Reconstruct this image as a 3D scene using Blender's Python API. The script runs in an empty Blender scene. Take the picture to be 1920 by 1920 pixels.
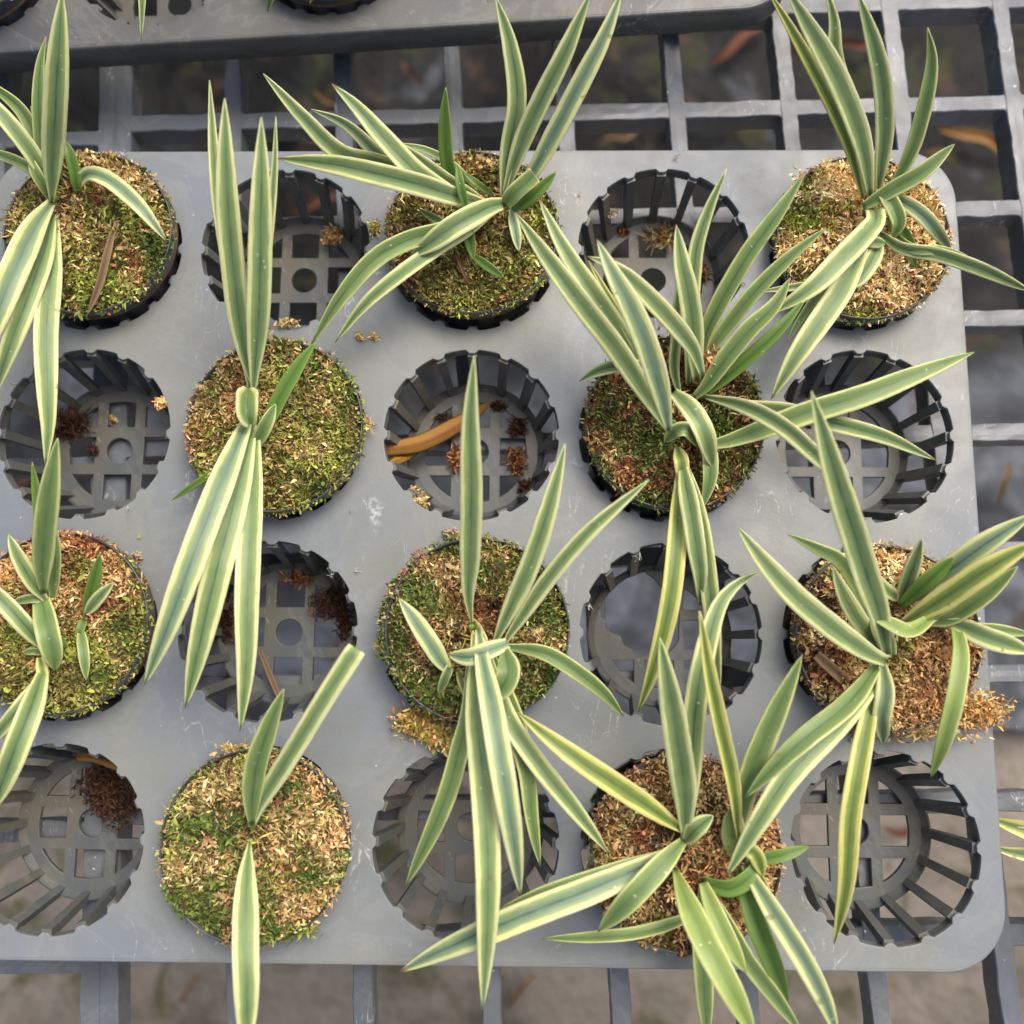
import bpy, bmesh, math, random
import numpy as np
from mathutils import Vector, Matrix, noise, Euler
random.seed(7); rng = np.random.default_rng(7)
S = bpy.context.scene
C = bpy.data.collections.new('scene'); S.collection.children.link(C)

# ---------------------------------------------------------------- camera
CAM = Vector((0.2294763, -0.21009554, 0.45934423))
EUL = (0.15032996, 0.01684571, 0.00695672)
FPX = 1726.06
cam_data = bpy.data.cameras.new('camera'); cam = bpy.data.objects.new('camera', cam_data); C.objects.link(cam)
cam.location = CAM; cam.rotation_euler = EUL
cam_data.sensor_width = 36; cam_data.lens = FPX / 1920 * 36
cam_data.clip_start = 0.01; cam_data.clip_end = 60
cam_data.dof.use_dof = True; cam_data.dof.focus_distance = 0.455; cam_data.dof.aperture_fstop = 5.0
S.camera = cam
ROT = Euler(EUL).to_matrix()
def at(u, v, z):
    """point of the place at height z that stands where the photograph shows (u, v)"""
    d = ROT @ Vector(((u - 960) / FPX, -(v - 960) / FPX, -1.0))
    return CAM + d * ((z - CAM.z) / d.z)
def px2m(z): return (CAM.z - z) / FPX

# ---------------------------------------------------------------- light
w = bpy.data.worlds.new('World'); S.world = w; w.use_nodes = True
nt = w.node_tree; bg = nt.nodes['Background']
sky = nt.nodes.new('ShaderNodeTexSky'); sky.sky_type = 'NISHITA'; sky.sun_disc = False
SUN_EL, SUN_AZ = 58, 38          # azimuth clockwise from +Y
sky.sun_elevation = math.radians(SUN_EL); sky.sun_rotation = math.radians(SUN_AZ)
sky.dust_density = 6; sky.air_density = 0.6; sky.ozone_density = 0.6
nt.links.new(sky.outputs[0], bg.inputs[0]); bg.inputs[1].default_value = 0.15
sd = bpy.data.lights.new('sun', 'SUN'); sd.energy = 1.0; sd.angle = math.radians(38); sd.color = (1, 0.96, 0.90)
sun = bpy.data.objects.new('sun', sd); C.objects.link(sun)
dirv = Vector((math.sin(math.radians(SUN_AZ)) * math.cos(math.radians(SUN_EL)), math.cos(math.radians(SUN_AZ)) * math.cos(math.radians(SUN_EL)), math.sin(math.radians(SUN_EL))))
sun.rotation_euler = dirv.to_track_quat('Z', 'Y').to_euler()
S.view_settings.view_transform = 'Standard'; S.view_settings.look = 'None'; S.view_settings.gamma = 1
S.view_settings.exposure = 0.5
S.render.engine = 'CYCLES'; S.render.resolution_x = S.render.resolution_y = 1024

# ---------------------------------------------------------------- helpers
def link(name, data, parent=None, mat=None):
    o = bpy.data.objects.new(name, data); C.objects.link(o)
    if parent: o.parent = parent
    if mat is not None and data is not None: data.materials.append(mat)
    return o
def mesh(name, V, F, smooth=True):
    m = bpy.data.meshes.new(name); m.from_pydata([tuple(v) for v in V], [], F)
    m.polygons.foreach_set('use_smooth', [smooth] * len(m.polygons)); m.update(); return m
def tag(o, label, cat=None, group=None, kind=None):
    if label: o['label'] = label
    if cat: o['category'] = cat
    if group: o['group'] = group
    if kind: o['kind'] = kind
    return o
def empty(name, loc, rz=0):
    o = bpy.data.objects.new(name, None); C.objects.link(o); o.location = loc; o.rotation_euler = (0, 0, rz)
    o.empty_display_size = 0.01; return o
def srgb(r, g, b):
    f = lambda c: (c / 255 / 12.92) if c / 255 <= 0.04045 else ((c / 255 + 0.055) / 1.055) ** 2.4
    return (f(r), f(g), f(b), 1)

class N:
    """little node builder"""
    def __init__(s, name, rough=0.5, spec=0.5):
        s.m = bpy.data.materials.new(name); s.m.use_nodes = True; s.t = s.m.node_tree
        s.b = s.t.nodes['Principled BSDF']; s.b.inputs['Roughness'].default_value = rough
        s.b.inputs['Specular IOR Level'].default_value = spec
    def n(s, typ, **kw):
        x = s.t.nodes.new('ShaderNode' + typ)
        for k, v in kw.items():
            if k in x.inputs.keys() if isinstance(k, str) else False: s.put(x.inputs[k], v)
            else: setattr(x, k, v)
        return x
    def put(s, sock, v):
        if isinstance(v, bpy.types.NodeSocket): s.t.links.new(v, sock)
        else: sock.default_value = v
    def noise(s, vec, scale, detail=3, rough=0.5, dist=0.0):
        x = s.n('TexNoise'); s.put(x.inputs['Vector'], vec); x.inputs['Scale'].default_value = scale
        x.inputs['Detail'].default_value = detail; x.inputs['Roughness'].default_value = rough; x.inputs['Distortion'].default_value = dist
        return x.outputs['Fac']
    def ramp(s, fac, stops, interp='LINEAR'):
        x = s.n('ValToRGB'); s.put(x.inputs[0], fac); x.color_ramp.interpolation = interp
        e = x.color_ramp.elements
        while len(e) < len(stops): e.new(0.5)
        for i, (p, c) in enumerate(stops):
            e[i].position = p; e[i].color = c if isinstance(c, (tuple, list)) else (c, c, c, 1)
        return x.outputs[0]
    def mix(s, f, a, b, mode='MIX'):
        x = s.n('MixRGB'); x.blend_type = mode; s.put(x.inputs[0], f); s.put(x.inputs[1], a); s.put(x.inputs[2], b); return x.outputs[0]
    def math(s, op, a, b=0.0, c=0.0):
        x = s.n('Math'); x.operation = op; s.put(x.inputs[0], a); s.put(x.inputs[1], b)
        if op == 'MULTIPLY_ADD': s.put(x.inputs[2], c)
        return x.outputs[0]
    def coord(s, which='Object'): return s.n('TexCoord').outputs[which]
    def mapping(s, vec, scale=(1, 1, 1), rot=(0, 0, 0), loc=(0, 0, 0)):
        x = s.n('Mapping'); s.put(x.inputs[0], vec); x.inputs[1].default_value = loc; x.inputs[2].default_value = rot; x.inputs[3].default_value = scale; return x.outputs[0]
    def bump(s, h, strength=0.3, dist=0.001):
        x = s.n('Bump'); s.put(x.inputs['Height'], h); x.inputs['Strength'].default_value = strength; x.inputs['Distance'].default_value = dist
        s.t.links.new(x.outputs[0], s.b.inputs['Normal'])
    def col(s, c): s.put(s.b.inputs['Base Color'], c)

def plastic(name, base, warm, rough=0.42, scuff=0.5, dirt=0.3, vscale=1.0):
    k = N(name, rough); co = k.coord()
    c = k.mix(k.ramp(k.noise(co, 7 * vscale, 4, .6), [(.38, 0.0), (.66, 1.0)]), base, warm)
    c = k.mix(k.math('MULTIPLY', k.ramp(k.noise(co, 60, 5, .7), [(.45, 0.0), (.75, 1.0)]), dirt), c, srgb(104, 98, 84))
    st_ = k.ramp(k.noise(co, 16, 5, .65, .8), [(.46, 0.0), (.50, .55), (.53, .15), (.60, 0.0)])
    c = k.mix(k.math('MULTIPLY', st_, .22), c, srgb(168, 170, 160))
    alg = k.ramp(k.noise(k.mapping(co, (1, 1, 1), (0, 0, 0), (3, 1, 0)), 11, 6, .7), [(.56, 0.0), (.70, .8)])
    c = k.mix(k.math('MULTIPLY', alg, .38), c, srgb(122, 120, 88))
    # pale scuffs: thin broken lines from two distorted ridged noises, only in a few patches
    lines = None
    for sc, rot in ((26, .4), (38, 2.0), (55, 1.1)):
        nn = k.noise(k.mapping(co, (1, .32, 1), (0, 0, rot)), sc, 2, .5, .6)
        ridge = k.ramp(k.math('ABSOLUTE', k.math('SUBTRACT', nn, .5)), [(0.0, 1.0), (.007, 0.0)])
        lines = ridge if lines is None else k.math('MAXIMUM', lines, ridge)
    patch = k.ramp(k.noise(co, 21, 3, .6), [(.55, 0.0), (.66, 1.0)])
    grain = k.ramp(k.noise(co, 420, 2, .5), [(.42, 0.0), (.6, 1.0)])
    f = k.math('MULTIPLY', k.math('MULTIPLY', lines, patch), grain)
    haze = k.math('MULTIPLY', k.math('MULTIPLY', k.ramp(k.noise(k.mapping(co, (1, .4, 1), (0, 0, .9)), 45, 6, .75), [(.62, 0.0), (.78, 1.0)]), patch), .45)
    speck = k.ramp(k.noise(co, 330, 1, .3), [(.80, 0.0), (.83, 1.0)])
    f = k.math('MAXIMUM', k.math('MAXIMUM', f, haze), speck)
    c = k.mix(k.math('MULTIPLY', f, scuff), c, srgb(205, 210, 210))
    k.col(c)
    k.put(k.b.inputs['Roughness'], k.ramp(k.noise(co, 30, 4, .6), [(.3, rough - .14), (.7, rough + .16)]))
    k.bump(k.math('ADD', k.noise(co, 9, 3), k.math('MULTIPLY', k.noise(co, 500, 2), .05)), .35, .004)
    return k.m

M = {}
M['deck'] = plastic('grey_tray_plastic', srgb(120, 128, 134), srgb(134, 137, 129), .42, .75, .20)
M['deck_shaded'] = plastic('shaded_tray_plastic', srgb(82, 86, 89), srgb(94, 94, 88), .42, .6, .35)  # same tray plastic, with the second tray's shade painted in as darker greys
M['cup'] = plastic('cup_plastic', srgb(84, 91, 94), srgb(104, 102, 88), .42, .35, .4, 3)
M['lattice'] = plastic('lattice_plastic', srgb(106, 113, 120), srgb(88, 93, 96), .42, .95, .35, 2)
k = N('black_pot_plastic', .3); co = k.coord()
k.col(k.mix(k.ramp(k.noise(co, 60, 5, .7), [(.45, 0.0), (.7, 1.0)]), srgb(58, 61, 66), srgb(96, 98, 98))); k.bump(k.noise(co, 300, 2), .15, .0006)
M['pot'] = k.m
def vcol_mat(name, rough=.85, spec=.25):
    k = N(name, rough, spec); a = k.n('Attribute'); a.attribute_name = 'col'
    v = k.noise(k.coord(), 900, 2); c = k.mix(.3, a.outputs['Color'], k.ramp(v, [(.3, .6), (.7, 1.08)]), 'MULTIPLY')
    k.col(c); return k.m
M['moss'] = vcol_mat('sphagnum_moss'); M['peat'] = vcol_mat('peat')
def leaf_mat(name, stops, width=.12, rough=.42, dry=False):
    k = N(name, rough, .45)
    uv = k.n('UVMap').outputs[0]; sep = k.n('SeparateXYZ'); k.put(sep.inputs[0], uv)
    rnd = k.n('ObjectInfo').outputs['Random']
    comb = k.n('CombineXYZ'); k.put(comb.inputs[0], k.math('MULTIPLY', sep.outputs[0], 9.0)); k.put(comb.inputs[1], k.math('MULTIPLY', sep.outputs[1], 1.1)); k.put(comb.inputs[2], k.math('MULTIPLY', rnd, 40.0))
    st = k.noise(comb.outputs[0], 1.0, 4, .55)
    comb2 = k.n('CombineXYZ'); k.put(comb2.inputs[0], k.math('MULTIPLY', sep.outputs[0], 3.0)); k.put(comb2.inputs[1], k.math('MULTIPLY', sep.outputs[1], 3.2)); k.put(comb2.inputs[2], k.math('MULTIPLY', rnd, 90.0))
    st2 = k.noise(comb2.outputs[0], 1.0, 3, .6)
    off = k.math('MULTIPLY', k.math('SUBTRACT', rnd, .5), .12)
    a = k.math('ABSOLUTE', k.math('SUBTRACT', k.math('MULTIPLY', sep.outputs[0], 2.0), k.math('ADD', 1.0, off)))
    a = k.math('ADD', a, k.math('MULTIPLY', k.math('SUBTRACT', st, .5), width * 1.5))
    a = k.math('ADD', a, k.math('MULTIPLY', k.math('SUBTRACT', rnd, .5), -.10))
    a = k.math('ADD', a, k.math('MULTIPLY', k.math('SUBTRACT', st2, .5), .16))
    fine = k.n('CombineXYZ'); k.put(fine.inputs[0], k.math('MULTIPLY', sep.outputs[0], 46.0)); k.put(fine.inputs[1], k.math('MULTIPLY', sep.outputs[1], 1.5)); k.put(fine.inputs[2], rnd)
    fn = k.noise(fine.outputs[0], 1.0, 2, .6)
    a = k.math('ADD', a, k.math('MULTIPLY', k.math('SUBTRACT', fn, .5), .22))
    c = k.ramp(a, stops)
    c = k.mix(.5, c, k.ramp(fn, [(.28, .74), (.72, 1.2)]), 'MULTIPLY')
    c = k.mix(.7, c, k.ramp(k.noise(comb2.outputs[0], .5, 2), [(.3, (.86, .90, .90, 1)), (.7, (1.08, 1.06, .98, 1))]), 'MULTIPLY')
    if not dry:
        co = k.coord(); sp = k.ramp(k.noise(co, 420, 1, .2), [(.79, 0.0), (.82, 1.0)])
        c = k.mix(k.math('MULTIPLY', sp, .6), c, srgb(222, 228, 214))
        al = k.n('Attribute'); al.attribute_name = 'along'
        tipf = k.ramp(k.math('ADD', al.outputs['Fac'], k.math('MULTIPLY', k.math('SUBTRACT', rnd, .5), .03)), [(.965, 0.0), (.985, 1.0)])
        gate = k.math('GREATER_THAN', k.math('FRACT', k.math('MULTIPLY', rnd, 7.3)), .55)
        c = k.mix(k.math('MULTIPLY', k.math('MULTIPLY', tipf, gate), .8), c, srgb(168, 132, 92))
        rot_ = k.ramp(k.noise(co, 130, 2, .4), [(.74, 0.0), (.77, 1.0)])
        c = k.mix(k.math('MULTIPLY', rot_, .55), c, srgb(128, 112, 66))
        edge = k.math('MULTIPLY', k.ramp(k.math('ABSOLUTE', k.math('SUBTRACT', k.math('MULTIPLY', sep.outputs[0], 2.0), 1.0)), [(.93, 0.0), (1.0, 1.0)]), k.ramp(st2, [(.5, 0.0), (.62, .7)]))
        c = k.mix(edge, c, srgb(196, 164, 120))
    k.col(c)
    k.bump(fn, .18, .0006)
    tr = k.n('BsdfTranslucent'); k.put(tr.inputs[0], c); mx = k.n('MixShader'); mx.inputs[0].default_value = .22
    out = k.t.nodes['Material Output']; k.t.links.new(k.b.outputs[0], mx.inputs[1]); k.t.links.new(tr.outputs[0], mx.inputs[2]); k.t.links.new(mx.outputs[0], out.inputs[0])
    return k.m
cream = srgb(228, 232, 160); creamy = srgb(242, 243, 188)
LM = {
 'V': leaf_mat('variegated_leaf', [(0, srgb(88, 116, 74)), (.05, srgb(116, 142, 94)), (.34, srgb(140, 163, 106)), (.57, srgb(162, 182, 112)), (.68, cream), (1, creamy)]),
 'B': leaf_mat('bluish_variegated_leaf', [(0, srgb(86, 116, 88)), (.06, srgb(118, 145, 118)), (.36, srgb(146, 168, 130)), (.54, srgb(168, 188, 130)), (.65, cream), (1, creamy)]),
 'G': leaf_mat('green_leaf', [(0, srgb(88, 116, 64)), (.06, srgb(110, 138, 82)), (.52, srgb(134, 158, 94)), (.74, srgb(154, 176, 102)), (.85, srgb(212, 218, 146)), (1, cream)]),
 'D': leaf_mat('plain_green_leaf', [(0, srgb(88, 118, 54)), (.3, srgb(106, 142, 62)), (.9, srgb(126, 158, 72)), (1, srgb(150, 178, 90))]),
 'L': leaf_mat('pale_green_leaf', [(0, srgb(132, 156, 84)), (.3, srgb(148, 172, 92)), (.7, srgb(170, 190, 106)), (.88, srgb(208, 216, 138)), (1, cream)]),
 'Y': leaf_mat('yellow_edged_leaf', [(0, srgb(100, 120, 64)), (.18, srgb(126, 148, 72)), (.46, srgb(146, 166, 80)), (.58, srgb(216, 214, 118)), (1, srgb(236, 230, 154))]),
 'dry': leaf_mat('dry_brown_leaf', [(0, srgb(116, 92, 66)), (.5, srgb(142, 116, 84)), (1, srgb(160, 134, 100))], rough=.75, dry=True),
 'gold': leaf_mat('golden_dead_leaf', [(0, srgb(150, 98, 46)), (.35, srgb(184, 134, 66)), (.8, srgb(178, 140, 74)), (1, srgb(122, 78, 44))], rough=.5, dry=True),
 'rust': leaf_mat('rusty_dead_leaf', [(0, srgb(118, 72, 46)), (.5, srgb(140, 90, 60)), (1, srgb(96, 60, 42))], rough=.7, dry=True),
}

# ---------------------------------------------------------------- the setting: ground and sheet below the bench
GZ = -0.75
def grid_mesh(name, x0, x1, y0, y1, n, hfun):
    V = []; F = []
    for j in range(n + 1):
        for i in range(n + 1):
            x = x0 + (x1 - x0) * i / n; y = y0 + (y1 - y0) * j / n; V.append((x, y, hfun(x, y)))
    for j in range(n):
        for i in range(n):
            a = j * (n + 1) + i; F.append((a, a + 1, a + n + 2, a + n + 1))
    return mesh(name, V, F)
k = N('soil', .9, .2); co = k.coord()
c = k.ramp(k.noise(co, 3.2, 5, .6), [(.30, srgb(80, 82, 68)), (.42, srgb(140, 131, 118)), (.6, srgb(158, 149, 136)), (.70, srgb(92, 88, 78))])
c = k.mix(k.math('MULTIPLY', k.ramp(k.noise(co, 9, 4, .6, 1), [(.54, 0.0), (.66, 1.0)]), .8), c, srgb(84, 86, 52))
k.col(k.mix(.5, c, k.ramp(k.noise(co, 40, 4, .7), [(.3, .55), (.7, 1.1)]), 'MULTIPLY')); k.bump(k.noise(co, 60, 4), .6, .01); M['soil'] = k.m
g = link('ground', grid_mesh('ground', -9, 9, -9, 9, 90, lambda x, y: GZ + .012 * noise.noise((x * 3, y * 3, 1))), None, M['soil'])
tag(g, 'brown grey soil far below the bench', None, None, 'structure')
k = N('plastic_mulch_sheet', .6, .16); co = k.coord()
c = k.ramp(k.noise(co, 5, 5, .6, .5), [(.38, srgb(10, 11, 11)), (.52, srgb(26, 28, 26)), (.62, srgb(40, 42, 42)), (.70, srgb(92, 96, 100))])  # lightest stop paints in a wet highlight
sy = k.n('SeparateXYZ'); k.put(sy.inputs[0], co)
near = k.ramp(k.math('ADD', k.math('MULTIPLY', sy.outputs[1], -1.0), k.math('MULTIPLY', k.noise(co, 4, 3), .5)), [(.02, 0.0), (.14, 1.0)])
c = k.mix(near, c, k.ramp(k.noise(co, 6, 4, .6, 1), [(.36, srgb(50, 52, 54)), (.50, srgb(82, 86, 90)), (.64, srgb(124, 129, 136))]))  # sky reflection on the sheet, painted as paler blue-grey towards low y
c = k.mix(k.math('MULTIPLY', k.ramp(k.noise(co, 8, 4, .6, .8), [(.54, 0.0), (.66, .9)]), k.math('SUBTRACT', 1.0, near)), c, srgb(56, 62, 32))
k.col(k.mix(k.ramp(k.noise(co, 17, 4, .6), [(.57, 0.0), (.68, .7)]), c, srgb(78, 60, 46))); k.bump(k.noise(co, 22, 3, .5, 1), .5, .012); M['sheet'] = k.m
def sheet_h(x, y):
    return GZ + .035 + .016 * noise.noise((x * 5 + y * 2, y * 4, 3)) + .012 * abs(noise.noise((x * 13, y * 11 + x * 6, 7))) + .004 * noise.noise((x * 33, y * 33, 2))
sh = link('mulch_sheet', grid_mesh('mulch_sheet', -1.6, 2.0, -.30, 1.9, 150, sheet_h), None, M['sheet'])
tag(sh, 'wrinkled dark grey plastic sheet on the ground under the upper part of the bench', 'plastic sheet')

# ---------------------------------------------------------------- lattice bench
def box(V, F, p0, p1, hw0, z0, z1, taper=.8):
    """moulded bar from p0 to p1 (2D) with uneven melted looking edges"""
    d = Vector((p1[0] - p0[0], p1[1] - p0[1])); L = d.length; d.normalize(); n = Vector((-d.y, d.x)); b = len(V)
    k = max(2, int(L / .005))
    prof = [(-.90, 0), (-.3, .0001), (.35, 0), (.90, 0), (1, -.0007), (taper + .05, (z1 - z0) * .9), (taper - .1, z1 - z0), (-taper + .1, z1 - z0), (-taper - .05, (z1 - z0) * .9), (-1, -.0007)]
    m = len(prof)
    for i in range(k + 1):
        x = p0[0] + d.x * L * i / k; y = p0[1] + d.y * L * i / k
        wl = 1 + .16 * noise.noise((x * 60, y * 60, 1)) + .10 * noise.noise((x * 210, y * 210, 5)); wr = 1 + .16 * noise.noise((x * 60, y * 60, 9)) + .10 * noise.noise((x * 210, y * 210, 15))
        for s_, z in prof:
            w_ = hw0 * s_ * (wl if s_ < 0 else wr); V.append((x + n.x * w_, y + n.y * w_, z0 + z + .0003 * noise.noise((x * 120, y * 120, s_))))
    for i in range(k):
        for j in range(m): F.append((b + i * m + j, b + i * m + (j + 1) % m, b + (i + 1) * m + (j + 1) % m, b + (i + 1) * m + j))
    F.append(tuple(b + j for j in range(m))[::-1]); F.append(tuple(b + k * m + j for j in range(m)))
LT = -.047
def lattice(x_off, cols, row_off, slope, rows, label):
    V = []; F = []
    X = lambda kx, y: x_off + .0663 * kx - .0555 * y
    yv = lambda j, x: row_off + slope * x - .0665 * j
    def y_at(j, kx):
        y = 0
        for _ in range(4): y = yv(j, X(kx, y))
        return y
    for kx in cols:
        hw = .0051 + random.uniform(-.0003, .0003)
        box(V, F, (X(kx, .9), .9), (X(kx, -.95), -.95), hw, LT, LT - .018, .9)
    for j in rows:
        for a, b in zip(cols[:-1], cols[1:]):
            ya, yb = y_at(j, a), y_at(j, b)
            box(V, F, (X(a, ya) + .0043, ya), (X(b, yb) - .0043, yb), .0050 + random.uniform(-.0004, .0004), LT - .0004, LT - .017, .9)
            # little corner fillets where the bars meet
            for sx, px, py in ((1, X(a, ya), ya), (-1, X(b, yb), yb)):
                for sy in (1, -1):
                    q = len(V); x0 = px + sx * .0042; y0 = py + sy * .0042; r = .0028
                    for z in (LT - .0006, LT - .016):
                        V += [(x0, y0, z), (x0 + sx * r, y0, z), (x0, y0 + sy * r, z), (x0 + sx * r * .3, y0 + sy * r * .3, z)]
                    F.append((q, q + 1, q + 3, q + 2)); F.append((q + 1, q + 5, q + 7, q + 3)); F.append((q + 3, q + 7, q + 6, q + 2))
    m = mesh('bench_lattice', V, F, False)
    o = link('bench_lattice', m, None, M['lattice'])
    return tag(o, label, 'bench top', 'plastic lattice panels of the bench')
lattice(-.0088, list(range(0, 17)), .1015, .0225, range(-12, 16), 'grey plastic lattice panel that carries the main tray and fills the right side')
lattice(-.0088 - .0098 - .0663 * 12, list(range(0, 13)), .0925, .0225, range(-12, 16), 'grey plastic lattice panel along the left edge, left of the seam')

# ---------------------------------------------------------------- trays
P, PY, HR, FLOOR = .1, .10038, .0453, -.0434
def hole_outline(cx, cy, rev=False):
    pts = []
    for t in range(16):
        a0 = 2 * math.pi * t / 16 + math.pi / 2
        tw = .0021 / HR; r2 = HR - .0019
        for s in np.linspace(-math.pi / 16, math.pi / 16, 9)[:-1]:
            if abs(s) > tw * 1.6: pts.append((a0 + s, HR))
        # tab in the middle of the sector
        seg = [(a0 - tw * 1.5, HR), (a0 - tw * 1.0, HR - .0012), (a0 - tw * .6, r2), (a0 + tw * .6, r2), (a0 + tw * 1.0, HR - .0012), (a0 + tw * 1.5, HR)]
        base = [q for q in pts if q[0] > a0 - math.pi / 16 - 1e-6]
        pts = [q for q in pts if q[0] <= a0 - math.pi / 16 - 1e-6] + sorted(base + seg)
    return [(cx + r * math.cos(a), cy + r * math.sin(a)) for a, r in pts]
def rounded_rect(x0, x1, y0, y1, r, n=10):
    pts = []
    for cx, cy, a0 in ((x1 - r, y1 - r, 0), (x0 + r, y1 - r, 90), (x0 + r, y0 + r, 180), (x1 - r, y0 + r, 270)):
        for i in range(n + 1):
            a = math.radians(a0 + 90 * i / n); pts.append((cx + r * math.cos(a), cy + r * math.sin(a)))
    return pts
X0, X1, Y0, Y1 = -.0600, .4550, -.3573, .0562
def deck_mesh():
    cu = bpy.data.curves.new('deck', 'CURVE'); cu.dimensions = '2D'; cu.fill_mode = 'BOTH'
    cu.extrude = .0008; cu.bevel_depth = .0004; cu.bevel_resolution = 2
    loops = [rounded_rect(X0 + .0022, X1 - .0022, Y0 + .0022, Y1 - .0022, .028)]
    for r in range(4):
        for c_ in range(5): loops.append(hole_outline(c_ * P, -r * PY))
    for lp in loops:
        sp = cu.splines.new('POLY'); sp.points.add(len(lp) - 1); sp.use_cyclic_u = True
        for q, (x, y) in zip(sp.points, lp): q.co = (x, y, 0, 1)
    tmp = bpy.data.objects.new('tmp', cu); C.objects.link(tmp)
    me = bpy.data.meshes.new_from_object(tmp.evaluated_get(bpy.context.evaluated_depsgraph_get()))
    bpy.data.objects.remove(tmp); bpy.data.curves.remove(cu)
    for v in me.vertices: v.co.z -= .0012
    me.name = 'deck'; me.materials.clear(); me.polygons.foreach_set('use_smooth', [False] * len(me.polygons)); return me
def skirt_mesh():
    prof = [(.0026, -.0004), (.0012, .0001), (.0004, -.0006), (.0, -.002), (-.0006, -.016), (.0012, -.0165), (.0014, -.004), (.0030, -.0022)]
    V = []; F = []; n = None
    for inset, z in prof:
        lp = rounded_rect(X0 + inset, X1 - inset, Y0 + inset, Y1 - inset, .03 - inset, 12); n = len(lp)
        V += [(x, y, z) for x, y in lp]
    for a in range(len(prof) - 1):
        for i in range(n):
            F.append((a * n + i, (a + 1) * n + i, (a + 1) * n + (i + 1) % n, a * n + (i + 1) % n))
    return mesh('skirt', V, F)
def cup_wall_mesh(skip=()):
    V = []; F = []; NN = 96
    # band under the deck edge
    prof = [(HR + .0014, -.0026), (HR + .0004, -.0026), (HR - .0006, -.0075), (HR + .0008, -.0075)]
    for r, z in prof: V += [(r * math.cos(2 * math.pi * i / NN), r * math.sin(2 * math.pi * i / NN), z) for i in range(NN)]
    for a in range(4):
        b = (a + 1) % 4
        for i in range(NN): F.append((a * NN + i, a * NN + (i + 1) % NN, b * NN + (i + 1) % NN, b * NN + i))
    # sixteen ribs
    for t in range(16):
        if t in skip: continue
        a = 2 * math.pi * t / 16 + math.pi / 2
        rd = Vector((math.cos(a), math.sin(a), 0)); tn = Vector((-rd.y, rd.x, 0)); b = len(V)
        for r, z, hw, th in ((HR - .0003, -.0022, .0024, .0032), (HR - .0012, -.010, .0023, .0034), (.0374, FLOOR + .001, .0020, .0032)):
            for s, q in ((-1, 0), (1, 0), (1, 1), (-1, 1)):
                p = rd * (r - th + th * q * 1.0 + (.0012 if q else 0)) + tn * hw * s; V.append((p.x, p.y, z))
        for l in (0, 1):
            for i in range(4): F.append((b + 4 * l + i, b + 4 * l + (i + 1) % 4, b + 4 * l + 4 + (i + 1) % 4, b + 4 * l + 4 + i))
        F.append((b, b + 3, b + 2, b + 1)); F.append((b + 8, b + 9, b + 10, b + 11))
    # thin ring at the foot of the ribs
    base = len(V)
    for r, z in ((.0384, FLOOR + .0040), (.0374, FLOOR + .0044), (.0362, FLOOR + .0030), (.0345, FLOOR + .0013), (.0378, FLOOR - .0004)):
        V += [(r * math.cos(2 * math.pi * i / NN), r * math.sin(2 * math.pi * i / NN), z) for i in range(NN)]
    for a_ in range(5):
        b_ = (a_ + 1) % 5
        for i in range(NN): F.append((base + a_ * NN + i, base + a_ * NN + (i + 1) % NN, base + b_ * NN + (i + 1) % NN, base + b_ * NN + i))
    return mesh('cup_wall', V, F, False)
def cup_floor_mesh(broken=False):
    cu = bpy.data.curves.new('cf', 'CURVE'); cu.dimensions = '2D'; cu.fill_mode = 'BOTH'; cu.extrude = .0011; cu.bevel_depth = .0003; cu.bevel_resolution = 1
    circ = lambda r, n=64: [(r * math.cos(2 * math.pi * i / n), r * math.sin(2 * math.pi * i / n)) for i in range(n)]
    loops = [circ(.0366)]
    a, b, ri = .0081, .0133, .0292
    if not broken: loops.append(circ(.0076, 32))
    side = [(-a, b), (a, b), (a, .0278), (0, .0287), (-a, .0278)]
    rots = [lambda x, y: (x, y), lambda x, y: (-y, x), lambda x, y: (-x, -y), lambda x, y: (y, -x)]
    arc0 = math.acos(b / ri); corner = [(b, b)] + [(ri * math.cos(t), ri * math.sin(t)) for t in np.linspace(math.pi / 2 - arc0, arc0, 9)]
    for i, R_ in enumerate(rots):
        if broken and i in (0, 1):
            if i == 0: loops.append([R_(x, y) for x, y in corner])
            continue
        loops.append([R_(x, y) for x, y in side])
        
        if True:
            if True: loops.append([R_(x, y) for x, y in corner])
    if broken:   # one big torn opening that has taken part of the outer ring with it
        o_ = loops[0]; keep = [p for p in o_ if not (math.radians(98) < math.atan2(p[1], p[0]) < math.radians(172))]
        cut = next(i for i, p in enumerate(keep) if math.atan2(p[1], p[0]) > math.radians(171) or math.atan2(p[1], p[0]) < 0)
        tear = [(-.006, .0335), (-.001, .0300), (.002, .026), (.0055, .0225), (.0095, .0200), (.0110, .0150), (.0116, .009), (.0112, .003), (.0110, -.003), (.0085, -.0065), (.006, -.009), (.0025, -.0095), (-.001, -.0125), (-.005, -.0102), (-.0085, -.0115), (-.013, -.0125), (-.0145, -.0085), (-.019, -.006), (-.021, -.001), (-.0265, .001), (-.029, .0035), (-.033, .0035)]
        loops[0] = keep[:cut] + tear + keep[cut:]
    for lp in loops:
        sp = cu.splines.new('POLY'); sp.points.add(len(lp) - 1); sp.use_cyclic_u = True
        for q, (x, y) in zip(sp.points, lp): q.co = (x, y, 0, 1)
    tmp = bpy.data.objects.new('tmp', cu); C.objects.link(tmp)
    me = bpy.data.meshes.new_from_object(tmp.evaluated_get(bpy.context.evaluated_depsgraph_get()))
    bpy.data.objects.remove(tmp); bpy.data.curves.remove(cu)
    for v in me.vertices: v.co.z += FLOOR
    me.name = 'cup_floor'; me.materials.clear(); me.polygons.foreach_set('use_smooth', [False] * len(me.polygons)); return me
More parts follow.
